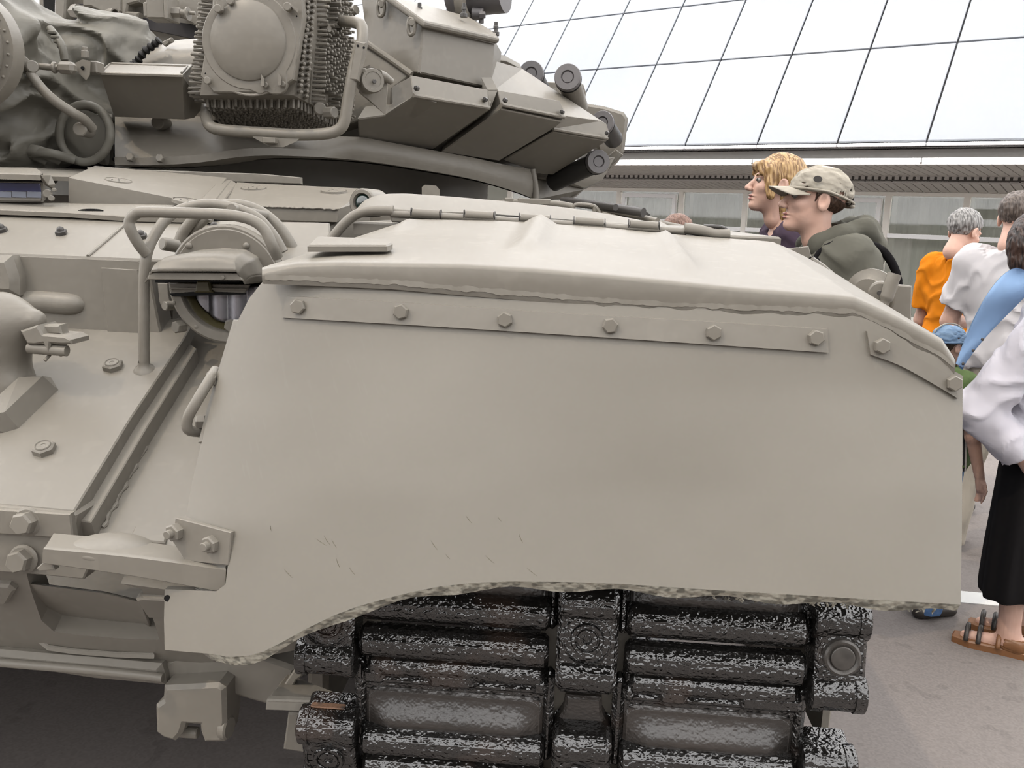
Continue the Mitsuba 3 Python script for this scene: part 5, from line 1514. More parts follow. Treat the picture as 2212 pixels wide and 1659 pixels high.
lo_c = np.minimum(PV(-130, 380, 1.2), PV(330, -40, 1.9)) - 0.1
part('canvas_cover', iso(canvas, T(-1.62, 1.0, 1.62), T(-0.66, 1.85, 2.16), 0.0075, 3) if False else iso(canvas, np.array([-1.55, 2.0, 1.60]), np.array([-0.86, 2.8, 2.20]), 0.0075, 3), 'canvas', True, 'creased canvas cover over the gun root')
cv_ = f'{TK}__canvas_cover'
sub(cv_, 'hem', tube(spline(Q((345, 86, 1.52), (330, 98, 1.52), (312, 112, 1.52), (298, 130, 1.52), (288, 140, 1.52)), 6), 0.010 + 0.003 * np.sin(np.arange(25) * 1.9), 10), 'dark_rubber', 50)
sub(cv_, 'strap', tube(spline(Q((108, 62, 1.36), (122, 80, 1.34), (134, 100, 1.33), (140, 130, 1.33)), 6), 0.010, 8), 'canvas', 50)
sub(cv_, 'buckle', cat(*[box(PV(112 + 7 * i, 70 + 10 * i, 1.33), TAX, (0.022, 0.01, 0.008), 0.002) for i in range(4)]), 'canvas', 30)
sub(cv_, 'round_window', tube(spline([PV(183 + 55 * math.cos(a), 288 + 62 * math.sin(a), 1.33) for a in np.linspace(0, 2 * math.pi, 20, endpoint=False)], 3, True), 0.011, 10, closed=True), 'canvas', 50)
sub(cv_, 'window_disc', lathe([(0, 0), (0.06, 0), (0.063, 0.004), (0.04, 0.01), (0, 0.012)], PV(185, 292, 1.36), -B, 28), 'canvas', 50)
sub(cv_, 'lower_fold', cat(*[tube(spline(Q((-20 + 30 * i, 330 + 3 * i, 1.30), (40 + 30 * i, 318 + 6 * i, 1.28), (100 + 30 * i, 345, 1.32)), 6), 0.018 - 0.003 * i, 10) for i in range(3)]), 'canvas', 50)
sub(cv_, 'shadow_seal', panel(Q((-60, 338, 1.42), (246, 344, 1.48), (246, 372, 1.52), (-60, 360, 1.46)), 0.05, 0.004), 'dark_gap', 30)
sub(cv_, 'corner_post', panel(Q((222, 250, 1.44), (246, 248, 1.46), (250, 358, 1.50), (232, 358, 1.46)), 0.03, 0.006), 'canvas', 30)

# ------------------------------------------------------------------ the infrared dazzler: finned box in a tube guard
vz = 1.30
dz_c = dict(TL=(464, -34, vz), TR=(657, -34, vz), BR=(634, 206, vz), BL=(432, 206, vz), tl=(530, -30, vz + .30), tr=(738, -30, vz + .30), br=(744, 262, vz + .30), bl=(486, 268, vz + .30))
P8 = {k: PV(*a) for k, a in dz_c.items()}
dz = part('dazzler', hull(list(P8.values())), P_, 20, 'box-shaped lamp bristling with cooling pins, round cover in front')
pl_ = [(462, -30), (650, -30), (656, 30), (634, 172), (592, 200), (461, 200), (433, 164), (458, 22)]
sub(dz, 'face_plate', panel(PVs(pl_, vz - 0.028), 0.028, 0.003), P_, 30, 'eight-cornered face plate')
fc = PV(537, 88, vz - 0.030)
k_ = mpp(fc)
ax = -B
ring_ = []
for a in np.linspace(0, 2 * math.pi, 72, endpoint=False):
    r = 101 + 3 * math.cos(2 * a)
    dev = math.degrees(a) % 360
    for c_, w_, h_ in ((306, 16, 26), (285, 12, 10), (118, 16, 10)):
        dd = min(abs(dev - c_), 360 - abs(dev - c_))
        r += h_ * max(0, 1 - (dd / w_) ** 2)
    ring_.append(fc + L * (r * k_ * math.cos(a)) + Zv * (r * k_ * 1.04 * math.sin(a)))
sub(dz, 'cover', panel(ring_, 0.013, 0.002), P_, 30, 'round lamp cover')
sub(dz, 'cover_bulge', lathe([(84 * k_, 0), (82 * k_, 0.005), (60 * k_, 0.014), (30 * k_, 0.019), (0, 0.0205)], fc - L * 1.5 * k_ - B * 0.0, ax, 56), P_, True)
sub(dz, 'cover_step', tube([fc + L * (108 * k_ * math.cos(a)) + Zv * (112 * k_ * math.sin(a)) + B * 0.006 for a in np.linspace(-2.6, 1.0, 40)], 0.004, 8), P_, 40)
for x, y, w_ in ((567, 172, 1), (604, 170, 1), (451, 175, 0), (471, 18, 2), (632, 14, 2), (500, 4, 0)):
    p = PV(x, y, vz - 0.036)
    if w_ == 1:
        sub(dz, 'wing_bolt', cat(hull(np.vstack([PVs([(x - 4, y - 14), (x + 4, y - 2), (x + 4, y + 14), (x - 4, y + 14)], vz - 0.036), PVs([(x - 4, y - 14), (x + 4, y - 2), (x + 4, y + 14), (x - 4, y + 14)], vz - 0.052)])), cyl(PV(x + 8, y + 12, vz - 0.034), -B, 0.007, 0.01, 12)), P_, 30)
    elif w_ == 2:
        s_ = 1 if x < 550 else -1
        sub(dz, 'catch', cat(hull(np.vstack([PVs([(x - 12, y + 8 * s_), (x + 12, y - 14 * s_), (x + 12, y + 4)], vz - 0.04), PVs([(x - 12, y + 8 * s_), (x + 12, y - 14 * s_), (x + 12, y + 4)], vz - 0.055)])), cyl(PV(x + 6 * s_, y + 4, vz - 0.034), -B, 0.010, 0.022, 14)), P_, 30)
    else:
        sub(dz, 'bolt', cyl(p, -B, 0.009, 0.012, 12), P_, 30)
for x, y in ((444, 159), (641, 35)):
    sub(dz, 'plate_hole', cyl(PV(x, y, vz - 0.0278), -B, 0.0022, 0.0008, 10), 'black', 30)


def pins_on(a, b, c, d, nu, nv_, length, r, u0=0.05, skip=None, jit=0.12, nrm=None):
    """pins that stand on the four-cornered face a b c d"""
    nn = newell(np.array([a, b, c, d]))
    mid_ = sum(P8.values()) / 8
    if np.dot(nn, (a + c) / 2 - mid_) < 0:
        nn = -nn
    nn = nn if nrm is None else unit(nrm)
    ms = []
    fa = frame(nn)
    ang = np.arange(6) * np.pi / 3
    rg = np.cos(ang)[:, None] * fa[0] + np.sin(ang)[:, None] * fa[1]
    for i in range(nu):
        for j in range(nv_):
            s, t = (i + 0.5) / nu, (j + 0.5 + 0.5 * (i % 2)) / (nv_ + .5)
            if skip and skip(s, t):
                continue
            p = (a * (1 - s) + b * s) * (1 - t) + (d * (1 - s) + c * s) * t
            l_ = length * rng.uniform(0.92, 1.05)
            q = nn + rng.normal(0, 0.05, 3)
            e = p + q * l_
            vv_ = np.vstack([p + rg * r, e + rg * r, e + q * r * 0.6])
            k = np.arange(6)
            k2 = (k + 1) % 6
            ms.append((vv_, np.vstack([np.stack([k, k2, k2 + 6], 1), np.stack([k, k2 + 6, k + 6], 1), np.stack([k + 6, k2 + 6, np.full(6, 12)], 1)])))
    V = np.vstack([m_[0] for m_ in ms])
    F = np.vstack([m_[1] + 13 * i for i, m_ in enumerate(ms)])
    return trimesh.Trimesh(V, F, process=False)


lerp = lambda a, b, t: P8[a] * (1 - t) + P8[b] * t
rgap = lambda s, t: (s < 0.3 and t > 0.05 and False) or ((s - 0.22) ** 2 / 0.03 + (t - 0.22) ** 2 / 0.012 < 1) or ((s - 0.28) ** 2 / 0.04 + (t - 0.93) ** 2 / 0.004 < 1)
sub(dz, 'side_pins', pins_on(lerp('TR', 'tr', .28), P8['tr'], P8['br'], lerp('BR', 'br', .28), 11, 25, 0.036, 0.0040, skip=rgap), P_, 40, kind='stuff')
sub(dz, 'front_side_pins', pins_on(lerp('TR', 'tr', .02), lerp('TR', 'tr', .25), lerp('BR', 'br', .25), lerp('BR', 'br', .02), 2, 20, 0.030, 0.0042, nrm=L * 0.55 - B * 0.85), P_, 40, kind='stuff')
sub(dz, 'inner_side_pins', pins_on(P8['TL'], lerp('TL', 'tl', .35), lerp('BL', 'bl', .35), P8['BL'], 4, 24, 0.034, 0.0040, nrm=-L * 0.85 - B * 0.5), P_, 40, kind='stuff')
sub(dz, 'bottom_pins', pins_on(P8['BL'] + B * .03, P8['BR'] + B * .03, P8['br'], P8['bl'], 26, 16, 0.024, 0.0036, nrm=-Zv), P_, 40, kind='stuff')
sub(dz, 'top_pins', pins_on(P8['TL'], P8['TR'], P8['tr'], P8['tl'], 16, 8, 0.03, 0.004, nrm=Zv), P_, 40, kind='stuff')
sub(dz, 'side_flange', hull([lerp('TR', 'tr', .255) + L * .006, lerp('TR', 'tr', .275) + L * .006, lerp('BR', 'br', .255) + L * .006, lerp('BR', 'br', .275) + L * .006, lerp('TR', 'tr', .255) - L * .006, lerp('BR', 'br', .275) - L * .006]), P_, 30)
sub(dz, 'side_boss', cat(cyl(PV(696, 60, vz + .13), L - B * .3, 0.020, 0.012, 20), hexbolt(PV(702, 62, vz + .11), L - B * .4, 0.011, 0.014)), P_, 30)
sub(dz, 'lower_boss', cat(cyl(PV(690, 236, vz + .10), L * .4 - B, 0.016, 0.02, 16), cyl(PV(706, 244, vz + .08), L * .8 - B * .5, 0.015, 0.03, 8)), P_, 40)
# guard frame round it
vg = vz + 0.02
k_ = mpp(PV(600, 290, vg))
fr_ = part('dazzler_guard', tube(spline(Q((446, 232, vg + .10), (446, 255, vg + .03), (455, 273, vg), (475, 280, vg), (520, 284, vg), (570, 287, vg), (640, 291, vg), (700, 289, vg), (730, 281, vg), (744, 262, vg), (752, 215, vg), (762, 160, vg), (772, 120, vg + .01), (782, 90, vg + .02), (782, 60, vg + .04), (772, 50, vg + .06), (745, 46, vg + .14), (722, 47, vg + .24)), 6), 12.5 * k_, 14), P_, 50, 'bent tube frame around the dazzler')
sub(fr_, 'flat_bar', panel(Q((768, 88, vg - .012), (790, 92, vg - .012), (773, 174, vg - .016), (753, 172, vg - .016)), 0.025, 0.003), P_, 30)
for x, y in ((774, 99), (787, 103)):
    sub(fr_, 'hole', cyl(PV(x - 1, y, vg - 0.0135), -B, 0.003, 0.001, 10), 'black', 30)
sub(fr_, 'lower_bracket', hull(np.vstack([PVs([(545, 296), (570, 280), (600, 278), (650, 296), (640, 306), (612, 318), (585, 318), (565, 304)], vg - 0.01), PVs([(545, 296), (570, 280), (600, 278), (650, 296), (640, 306), (612, 318), (585, 318), (565, 304)], vg + 0.05)])), P_, 30)
sub(fr_, 'lower_nut', box(PV(584, 304, vg - .02), TAX, (28 * k_, 0.03, 12 * k_), 0.002), P_, 30)
cl_ = part('clamp', hull(np.vstack([Q((772, 150, vg + .04), (800, 140, vg + .04), (836, 180, vg + .10), (838, 190, vg + .12), (833, 249, vg + .12), (796, 214, vg + .06), (775, 200, vg + .04)), Q((772, 150, vg + .1), (800, 140, vg + .1), (836, 180, vg + .18), (833, 249, vg + .18), (775, 200, vg + .1))])), P_, 20, 'clamp bracket with a round knob')
sub(cl_, 'knob', lathe([(0, -0.05), (25 * k_, -0.05), (26 * k_, 0), (24 * k_, 0.005), (18 * k_, 0.005), (17 * k_, 0.003), (0, 0.003)], PV(805, 174, vg + .02), -B * .85 + L * .5, 32), P_, 30)
sub(cl_, 'knob_bolt', cat(cyl(PV(808, 176, vg + .012), -B * .85 + L * .5, 5 * k_, 0.004, 6)), 'steel_dark', 30)
sub(cl_, 'collar', cat(tube([PV(770, 170, vg + .02), PV(794, 172, vg + .03)], 13 * k_, 16), box(PV(782, 154, vg + .02), TAX, (0.03, 0.03, 0.012), 0.003)), P_, 40)
sub(cl_, 'lever', tube([PV(818, 160, vg + .06), PV(830, 165, vg + .08), PV(846, 176, vg + .10)], [0.012, 0.012, 0.009], 10), P_, 40)
# ------------------------------------------------------------------ people


def cloth_b(scale=14, amp=0.010):
    return lambda p, n, uv: amp * fbm(p.x * scale, p.y * scale, p.z * scale * 0.6, 2)


scene['skin'] = two(principled(ptex(lambda p, n, uv: mix((0.76, 0.47, 0.37), (0.86, 0.57, 0.46), fbm(p.x * 30, p.y * 30, p.z * 30, 2))), 0.45, spec=0.2))
scene['skin_tan'] = two(principled((0.42, 0.235, 0.165), 0.5, spec=0.2))
scene['lips'] = two(principled((0.50, 0.22, 0.19), 0.4))
scene['eye_white'] = two(principled((0.30, 0.27, 0.25), 0.3))
scene['eye_dark'] = two(principled((0.03, 0.025, 0.02), 0.15))


def hair_b(name, c0, c1, k=260):
    scene[name] = bump(principled(ptex(lambda p, n, uv: mix(c0, c1, smoothstep(0.3, 0.7, noise(p.x * k + 30 * p.z, p.y * k * 0.5, p.z * 22)))), 0.45, spec=0.4),
                       lambda p, n, uv: 0.004 * noise(p.x * k + 30 * p.z, p.y * k * 0.5, p.z * 22))


hair_b('hair_blond', (0.25, 0.13, 0.045), (0.62, 0.40, 0.18))
hair_b('hair_brown', (0.05, 0.026, 0.016), (0.10, 0.055, 0.035))
hair_b('hair_grey', (0.15, 0.145, 0.14), (0.40, 0.39, 0.38))
hair_b('hair_short', (0.075, 0.055, 0.045), (0.16, 0.125, 0.105))
hair_b('hair_dark', (0.018, 0.010, 0.008), (0.065, 0.034, 0.024))
hair_b('hair_red', (0.16, 0.08, 0.055), (0.30, 0.17, 0.125))
scene['cloth_purple'] = bump(principled((0.085, 0.060, 0.090), 0.9, spec=0.1), cloth_b())
scene['cloth_olive'] = bump(principled((0.125, 0.122, 0.100), 0.85, spec=0.15), cloth_b(9, 0.02))
scene['cloth_orange'] = bump(principled((0.86, 0.27, 0.012), 0.85, spec=0.1), cloth_b(8, 0.02))
scene['cloth_white'] = bump(principled((0.74, 0.72, 0.74), 0.85, spec=0.1), cloth_b(8, 0.02))
scene['cloth_jacket'] = bump(principled((0.72, 0.70, 0.77), 0.7, spec=0.2), cloth_b(10, 0.03))
scene['cloth_black'] = bump(principled((0.012, 0.011, 0.012), 0.9, spec=0.1), lambda p, n, uv: 0.02 * fbm(p.x * 22, p.y * 22, p.z * 2.5, 2))
scene['cloth_blue'] = bump(principled((0.36, 0.55, 0.85), 0.85, spec=0.1), cloth_b(14, 0.012))
scene['cloth_green'] = bump(principled((0.14, 0.21, 0.085), 0.9, spec=0.1), cloth_b())
scene['cloth_cream'] = bump(principled((0.55, 0.50, 0.42), 0.9, spec=0.1), cloth_b(9, 0.02))
scene['cloth_stripe'] = two(principled(ptex(lambda p, n, uv: mix((0.75, 0.74, 0.70), (0.03, 0.03, 0.035), smoothstep(0.45, 0.55, 0.5 + 0.5 * dr.sin((p.x + 0.15 * p.z) * 420.0)))), 0.9))
scene['denim'] = bump(principled(ptex(lambda p, n, uv: mix((0.055, 0.125, 0.30), (0.16, 0.28, 0.50), fbm(p.x * 40, p.y * 40, p.z * 40, 3))), 0.9, spec=0.1), cloth_b(40, 0.004))
scene['denim_pale'] = two(principled(ptex(lambda p, n, uv: mix((0.16, 0.27, 0.44), (0.34, 0.48, 0.66), fbm(p.x * 60, p.y * 60, p.z * 60, 3))), 0.9, spec=0.1))
scene['cap_cloth'] = bump(principled(ptex(lambda p, n, uv: mix((0.36, 0.33, 0.27), (0.52, 0.48, 0.41), fbm(p.x * 26, p.y * 26, p.z * 26, 3))), 0.9, spec=0.1), cloth_b(34, 0.012))
scene['leather_brown'] = two(principled((0.26, 0.115, 0.045), 0.45))
scene['shoe_dark'] = two(principled((0.045, 0.038, 0.033), 0.5))
scene['thread'] = two(principled((0.55, 0.52, 0.45), 0.8))


def rot(yaw, pitch=0.0, roll=0.0):
    """axes (rows: right, forward, up) of a thing that faces yaw (radians from +y, to the left positive)"""
    f = np.array([-math.sin(yaw), math.cos(yaw), 0])
    r = np.array([math.cos(yaw), math.sin(yaw), 0])
    u = Zv
    f, u = f * math.cos(pitch) + u * math.sin(pitch), u * math.cos(pitch) - f * math.sin(pitch)
    r, u = r * math.cos(roll) + u * math.sin(roll), u * math.cos(roll) - r * math.sin(roll)
    return np.array([r, f, u])


def face(p):
    d = ellip(p, (0, -.014, .036), (.074, .094, .082))
    d = smin(d, ellip(p, (0, .026, -.040), (.057, .062, .070)), .030)
    d = smin(d, ellip(p, (0, .066, -.094), (.024, .022, .019)), .022)
    d = smin(d, ellip(p, (0, .070, .020), (.050, .016, .011)), .014)
    for s in (-1, 1):
        d = smin(d, ellip(p, (s * .038, .058, -.022), (.020, .020, .018)), .018)
        e = np.linalg.norm(p - np.array([s * .032, .096, .003]), axis=1) - .0155
        d = -smin(-d, e, .010)
    d = smin(d, capsule(p, (0, .082, .010), (0, .108, -.030), .0070, .0115), .010)
    for s in (-1, 1):
        d = smin(d, np.linalg.norm(p - np.array([s * .0115, .098, -.034]), axis=1) - .0085, .007)
    d = smin(d, ellip(p, (0, .083, -.058), (.023, .013, .0058)), .005)
    d = smin(d, ellip(p, (0, .081, -.070), (.020, .013, .0068)), .005)
    d = -smin(-d, ellip(p, (0, .098, -.0638), (.020, .012, .0016)), .003)
    for s in (-1, 1):
        e = ellip(p, (s * .077, -.010, -.004), (.010, .020, .033))
        e = -smin(-e, ellip(p, (s * .087, -.003, .000), (.009, .012, .021)), .003)
        d = smin(d, e, .006)
    d = smin(d, capsule(p, (0, -.020, -.070), (0, -.034, -.125), .049, .050), .025)
    return d


def person(label, ground, yaw, H, head_px=None, head_rot=(0, 0, 0), top='cloth_white', top_kind='shirt', sleeve='short', legs='denim', leg_kind='trousers', shoes='shoe_dark', skin='skin', hair=None, hair_kind='short',
           elbows=None, hands=None, width=1.0, lean=0.0, group=None, feet=None, res=0.004, extra=None, collar=0.03):
    key = tag(number('person'), label, 'person', group)
    if head_px is not None:                                  # as tall as the head's height says
        H = PY(*head_px)[2] / 1.615 * 1.75
    S = H / 1.75
    A = rot(yaw)
    g = np.array([ground[0], ground[1], 0.0])
    W = lambda q: g + (np.asarray(q, float) * S) @ A          # local (right, forward, up) in a 1.75 m body -> world
    lq = lambda z: lean * max(0, z - 0.95)                    # leaning forward from the hips
    J = {'hip': 0.93, 'sh': 1.43}
    w = 0.185 * width
    el = elbows or [(-w - .07, -.03, 1.12), (w + .07, -.03, 1.12)]
    ha = hands or [(-w - .07, .06, .86), (w + .07, .06, .86)]
    fe = feet or [(-.10, 0.0), (.10, 0.0)]
    C_ = lambda x, y, z: np.array([x, y + lq(z), z])
    hc = C_(0, .02, 1.615)
    if head_px is not None:
        hc = ((PY(*head_px) - g) @ A.T) / S
    HR = rot(yaw + head_rot[0], head_rot[1], head_rot[2]) @ A.T   # rows in local axes

    def body(p, off=0.0):
        d = capsule(p, C_(-.075, 0, .98), C_(.075, 0, .98), .105, .105)
        d = smin(d, ellip(p, C_(0, .0, 1.13), (.145 * width, .105, .20)), .08)
        d = smin(d, ellip(p, C_(0, -.005, 1.31), (.168 * width, .110, .15)), .07)
        d = smin(d, capsule(p, C_(-w + .02, -.015, 1.415), C_(w - .02, -.015, 1.415), .055, .055), .05)
        d = smin(d, capsule(p, C_(0, -.02, 1.42), hc + np.array([0, -.03, -.12]), .056, .051), .035)
        return d - off

    def arm(p, k, off=0.0, lower=True):
        s = C_(-w if k == 0 else w, -.015, 1.405)
        d = capsule(p, s, el[k], .050, .040)
        if lower:
            d = smin(d, capsule(p, el[k], ha[k], .039, .027), .02)
        return d - off

    def hand(p, k):
        u = unit(np.asarray(ha[k]) - np.asarray(el[k]))
        a = np.asarray(ha[k])
        side = unit(np.cross(u, (0, 0, 1.0)) + 1e-6)
        nrm = np.cross(side, u)
        d = capsule(p, a + u * .02, a + u * .075, .026, .030)
        for i in range(4):
            o = side * (i - 1.5) * .017
            m_ = a + u * (.115 + .006 * (1.5 - abs(i - 1.5))) + o - nrm * .012
            e = smin(capsule(p, a + u * .075 + o, m_, .0095, .0088), capsule(p, m_, m_ + u * .030 - nrm * .022, .0088, .0075), .004)
            d = smin(d, e, .006)
        d = smin(d, smin(capsule(p, a + u * .035 + side * .028, a + u * .075 + side * .048 - nrm * .01, .011, .0095), capsule(p, a + u * .075 + side * .048 - nrm * .01, a + u * .10 + side * .045 - nrm * .02, .0095, .008), .004), .008)
        return d

    def leg(p, k, off=0.0):
        s = -1 if k == 0 else 1
        f = fe[k]
        hip, ank = np.array([s * .09, 0, .93]), np.array([f[0], f[1], .09])
        kn = (hip + ank) / 2 + np.array([0, .03, .01])
        d = smin(capsule(p, hip, kn, .088, .058), capsule(p, kn, ank, .056, .040), .03)
        return d - off

    def foot(p, k):
        f = fe[k]
        return smin(capsule(p, (f[0], f[1] - .04, .045), (f[0], f[1] + .15, .030), .040, .028), capsule(p, (f[0], f[1], .05), (f[0], f[1], .10), .042, .040), .03)

    def all_body(p):
        d = body(p)
        for k in (0, 1):
            d = np.minimum(smin(d, arm(p, k), .03), hand(p, k))
            d = smin(d, np.where(p[:, 2] < 1.02, leg(p, k), 9), .05)
            d = smin(d, foot(p, k) + .006, .02)
        return np.maximum(d, p[:, 2] - (hc[2] - .10))

    def bounds(pts, pad):
        pts = np.asarray(pts)
        return pts.min(0) - pad, pts.max(0) + pad
    pts = [C_(-w, 0, 1.45), C_(w, 0, 1.45), *el, *ha, (fe[0][0], fe[0][1], 0.14), (fe[1][0], fe[1][1] + .05, .14), C_(0, 0, 1.0), hc]
    lo, hi = bounds(pts, .17)
    lo[2] = 0.0
    lo[2] = -0.02
    m1 = iso(all_body, lo, hi, .0125, 2)
    m2 = iso(lambda p: face((p - hc) @ HR.T), hc - .24, hc + .16, res, 2)
    bm = cat(m1, m2)
    toW = lambda m: trimesh.Trimesh(g + (m.vertices * S) @ A, m.faces, process=False)
    add(f'{key}__body', toW(bm), skin, True)
    Hd = lambda q: hc + np.asarray(q, float) @ HR              # head space -> local
    for s in (-1, 1):
        add(f'{key}__eye', toW(trimesh.Trimesh(Hd(trimesh.creation.icosphere(2, .0108).vertices + (s * .032, .0755, .0045)), trimesh.creation.icosphere(2, .0108).faces)), 'eye_white', True)
        add(f'{key}__iris', toW(trimesh.Trimesh(Hd(trimesh.creation.icosphere(2, .0062).vertices * (1, .5, 1) + (s * .032, .0862, .0050)), trimesh.creation.icosphere(2, .0062).faces)), 'eye_dark', True)
        br = [Hd((s * x, y, z)) for x, y, z in ((.014, .088, .020), (.030, .086, .025), (.048, .074, .022))]
        add(f'{key}__eyebrow', toW(tube(spline(br, 4), [.002, .003, .0034, .0034, .0034, .003, .0026, .002, .001], 8)), hair or 'hair_brown', True)
    lip = iso(lambda p: smin(ellip(p, (0, .0845, -.058), (.022, .0128, .0054)), ellip(p, (0, .0825, -.070), (.019, .0128, .0064)), .003), (-.035, .06, -.085), (.035, .105, -.045), .002, 1)
    lip.vertices = Hd(lip.vertices)
    add(f'{key}__lips', toW(lip), 'lips', True)
    # hair
    if hair:
        under = 'cap' in (extra or '')

        def hf(p):
            n = meshkit.noise(p * np.array([190, 95, 26.0]) + 11, 3) - .5
            n2 = meshkit.fbm(p * 34, 2, 5) - .5
            d = ellip(p, (0, -.018, .042), (.083, .102, .088))
            if hair_kind == 'long':
                d = smin(d, ellip(p, (0, -.060, -.050), (.076, .058, .105)), .03)
                d = smin(d, ellip(p, (0, -.070, -.130), (.050, .036, .06)), .03)
                for s in (-1, 1):
                    d = smin(d, capsule(p, (s * .060, .050, .050), (s * .078, .030, -.048), .027, .017), .02)
                    d = smin(d, capsule(p, (s * .040, .080, .065), (s * .052, .080, .030), .017, .008), .012)
                d = smin(d, capsule(p, (-.03, .088, .062), (.03, .088, .060), .014, .014), .015)
                cutf = ellip(p, (0, .100, -.030), (.060, .055, .062))
                d = np.maximum(d, -cutf)
            elif hair_kind == 'woman':
                d = smin(d, ellip(p, (0, -.045, -.010), (.100, .098, .112)), .03)
                d = smin(d, ellip(p, (0, -.060, -.095), (.082, .062, .065)), .03)
                cutf = ellip(p, (0, .105, -.035), (.062, .075, .085))
                d = np.maximum(d, -cutf)
            else:
                t = 0.0 if hair_kind == 'short' else -.012
                d = d + (.0 if hair_kind == 'short' else .004)
                front = p[:, 1] - (.060 + .25 * (p[:, 2] - .05))
                low_ = -(p[:, 2] + .030 + 1.1 * np.maximum(p[:, 1] * 0 + (p[:, 1] + .015), -.05) * -1.0)
                lowz = np.where(p[:, 1] < -.02, -.075, np.where(p[:, 1] < .018, -.012 + t, .030))
                d = np.maximum(d, (lowz - p[:, 2]) * .7)
                d = np.maximum(d, (p[:, 1] - (.055 + .75 * np.maximum(p[:, 2] - .055, -.02))) * .7)
                ear = ellip(p * np.array([1, 1, 1]), (0, -.008, -.008), (.2, .024, .034))
                d = np.maximum(d, np.where(np.abs(p[:, 0]) > .05, -ear, -1))
            d = d - .0038 * n - .008 * n2
            if under:
                d = np.maximum(d, p[:, 2] - (.024 + .30 * np.minimum(p[:, 1] + .02, 0)))
                d = np.maximum(d, ellip(p, (0, -.018, .02), (.081, .102, .120)))
            return d
        hm = iso(hf, (-.115, -.155, -.20), (.115, .125, .15), .0042, 1)
        hm.vertices = Hd(hm.vertices)
        add(f'{key}__hair', toW(hm), hair, True)
    # top
    ext = {'short': .72, 'long': 1.0}[sleeve]

    def topf(p):
        n = meshkit.fbm(p * np.array([9, 9, 6.0]) + H * 7, 2, 4) - .5
        off = .022 if top_kind == 'shirt' else .034
        d = np.maximum(body(p, off), .93 - p[:, 2] if top_kind == 'shirt' else .88 - p[:, 2])
        na, nb2 = C_(0, -.02, 1.42), hc + np.array([0, -.03, -.12])
        nu = unit(nb2 - na)
        q0 = na + nu * (.060 + collar)
        rel = p - q0
        ax_d = np.linalg.norm(rel - (rel @ nu)[:, None] * nu, axis=1)
        d = np.where(ax_d < .115, np.maximum(d, rel @ nu), d)
        d = np.maximum(d, -capsule(p, na + nu * .045, nb2 + nu * .1, .069 if top_kind == 'shirt' else .078, .069 if top_kind == 'shirt' else .078))
        for k in (0, 1):
            s = C_(-w if k == 0 else w, -.015, 1.405)
            e = np.asarray(el[k], float)
            if sleeve == 'short':
                q = s + (e - s) * ext
                a = capsule(p, s, q, .050, .050) - off - .004
                u = unit(e - s)
                a = np.maximum(a, (p - q) @ u)
            else:
                a = smin(capsule(p, s, e, .052, .046), capsule(p, e, ha[k], .045, .034), .02) - off
                u = unit(np.asarray(ha[k]) - e)
                a = np.maximum(a, np.where(np.linalg.norm(p - ha[k], axis=1) < .12, (p - np.asarray(ha[k])) @ u, -1))
            d = smin(d, a, .03)
        f1 = np.abs(np.sin(23 * (p[:, 2] + .5 * p[:, 0] * np.sign(p[:, 0])) + 8 * n))
        return d + .022 * n - .008 * f1 ** 4
    lo2, hi2 = bounds([C_(-w, 0, 1.45), C_(w, 0, 1.45), *el, *(ha if sleeve == 'long' else el), C_(0, 0, .92)], .16)
    lo2[2] = min(lo2[2], .84)
    tm = iso(topf, lo2, hi2, .0115, 3)
    tk = add(f'{key}__{top_kind}', toW(tm), top, True)
    # legs
    if leg_kind == 'trousers':
        def tf(p):
            n = meshkit.fbm(p * np.array([9, 9, 9.0]), 2, 8) - .5
            d = capsule(p, C_(-.075, 0, .98), C_(.075, 0, .98), .112, .112)
            for k in (0, 1):
                s = -1 if k == 0 else 1
                f = fe[k]
                hip, ank = np.array([s * .09, 0, .93]), np.array([f[0], f[1], .06])
                kn = (hip + ank) / 2 + np.array([0, .03, .01])
                d = smin(d, smin(capsule(p, hip, kn, .100, .078), capsule(p, kn, ank, .077, .080), .03), .03)
            d = np.maximum(d, p[:, 2] - 1.03)
            return np.maximum(d + .018 * n, .035 - p[:, 2])
        lo3, hi3 = bounds([(-.2, 0, 1.0), (.2, 0, 1.0), (fe[0][0], fe[0][1], .1), (fe[1][0], fe[1][1], .1)], .12)
        lo3[2] = 0.0
        add(f'{key}__trousers', toW(iso(tf, lo3, hi3, .0125, 3)), legs, True)
    else:
        zs_ = np.array([1.04, .98, .85, .70, .55, .40, .27, .235])
        rx = np.array([.15, .172, .19, .195, .20, .205, .205, .20])
        gr_ = []
        for z, r in zip(zs_, rx):
            a = np.linspace(0, 2 * math.pi, 72, endpoint=False)
            f_ = 1 + .07 * (1.04 - z) * np.sin(a * 9 + 1.0) + .05 * (1.04 - z) * np.sin(a * 5)
            gr_.append(np.stack([r * f_ * np.cos(a), r * .72 * f_ * np.sin(a), np.full(72, z) + (.02 * np.sin(a * 2 + 1) if z < .3 else 0)], 1))
        sp_ = np.array([spline(np.array(gr_)[:, k], 4) for k in range(72)]).transpose(1, 0, 2)
        n_, m__ = sp_.shape[:2]
        i_, j_ = np.meshgrid(np.arange(n_ - 1), np.arange(m__), indexing='ij')
        j2_ = (j_ + 1) % m__
        q = np.stack([i_ * m__ + j_, (i_ + 1) * m__ + j_, (i_ + 1) * m__ + j2_, i_ * m__ + j2_], -1).reshape(-1, 4)
        add(f'{key}__skirt', toW(trimesh.Trimesh(sp_.reshape(-1, 3), np.vstack([q[:, [0, 1, 2]], q[:, [0, 2, 3]]]), process=False)), legs, True)
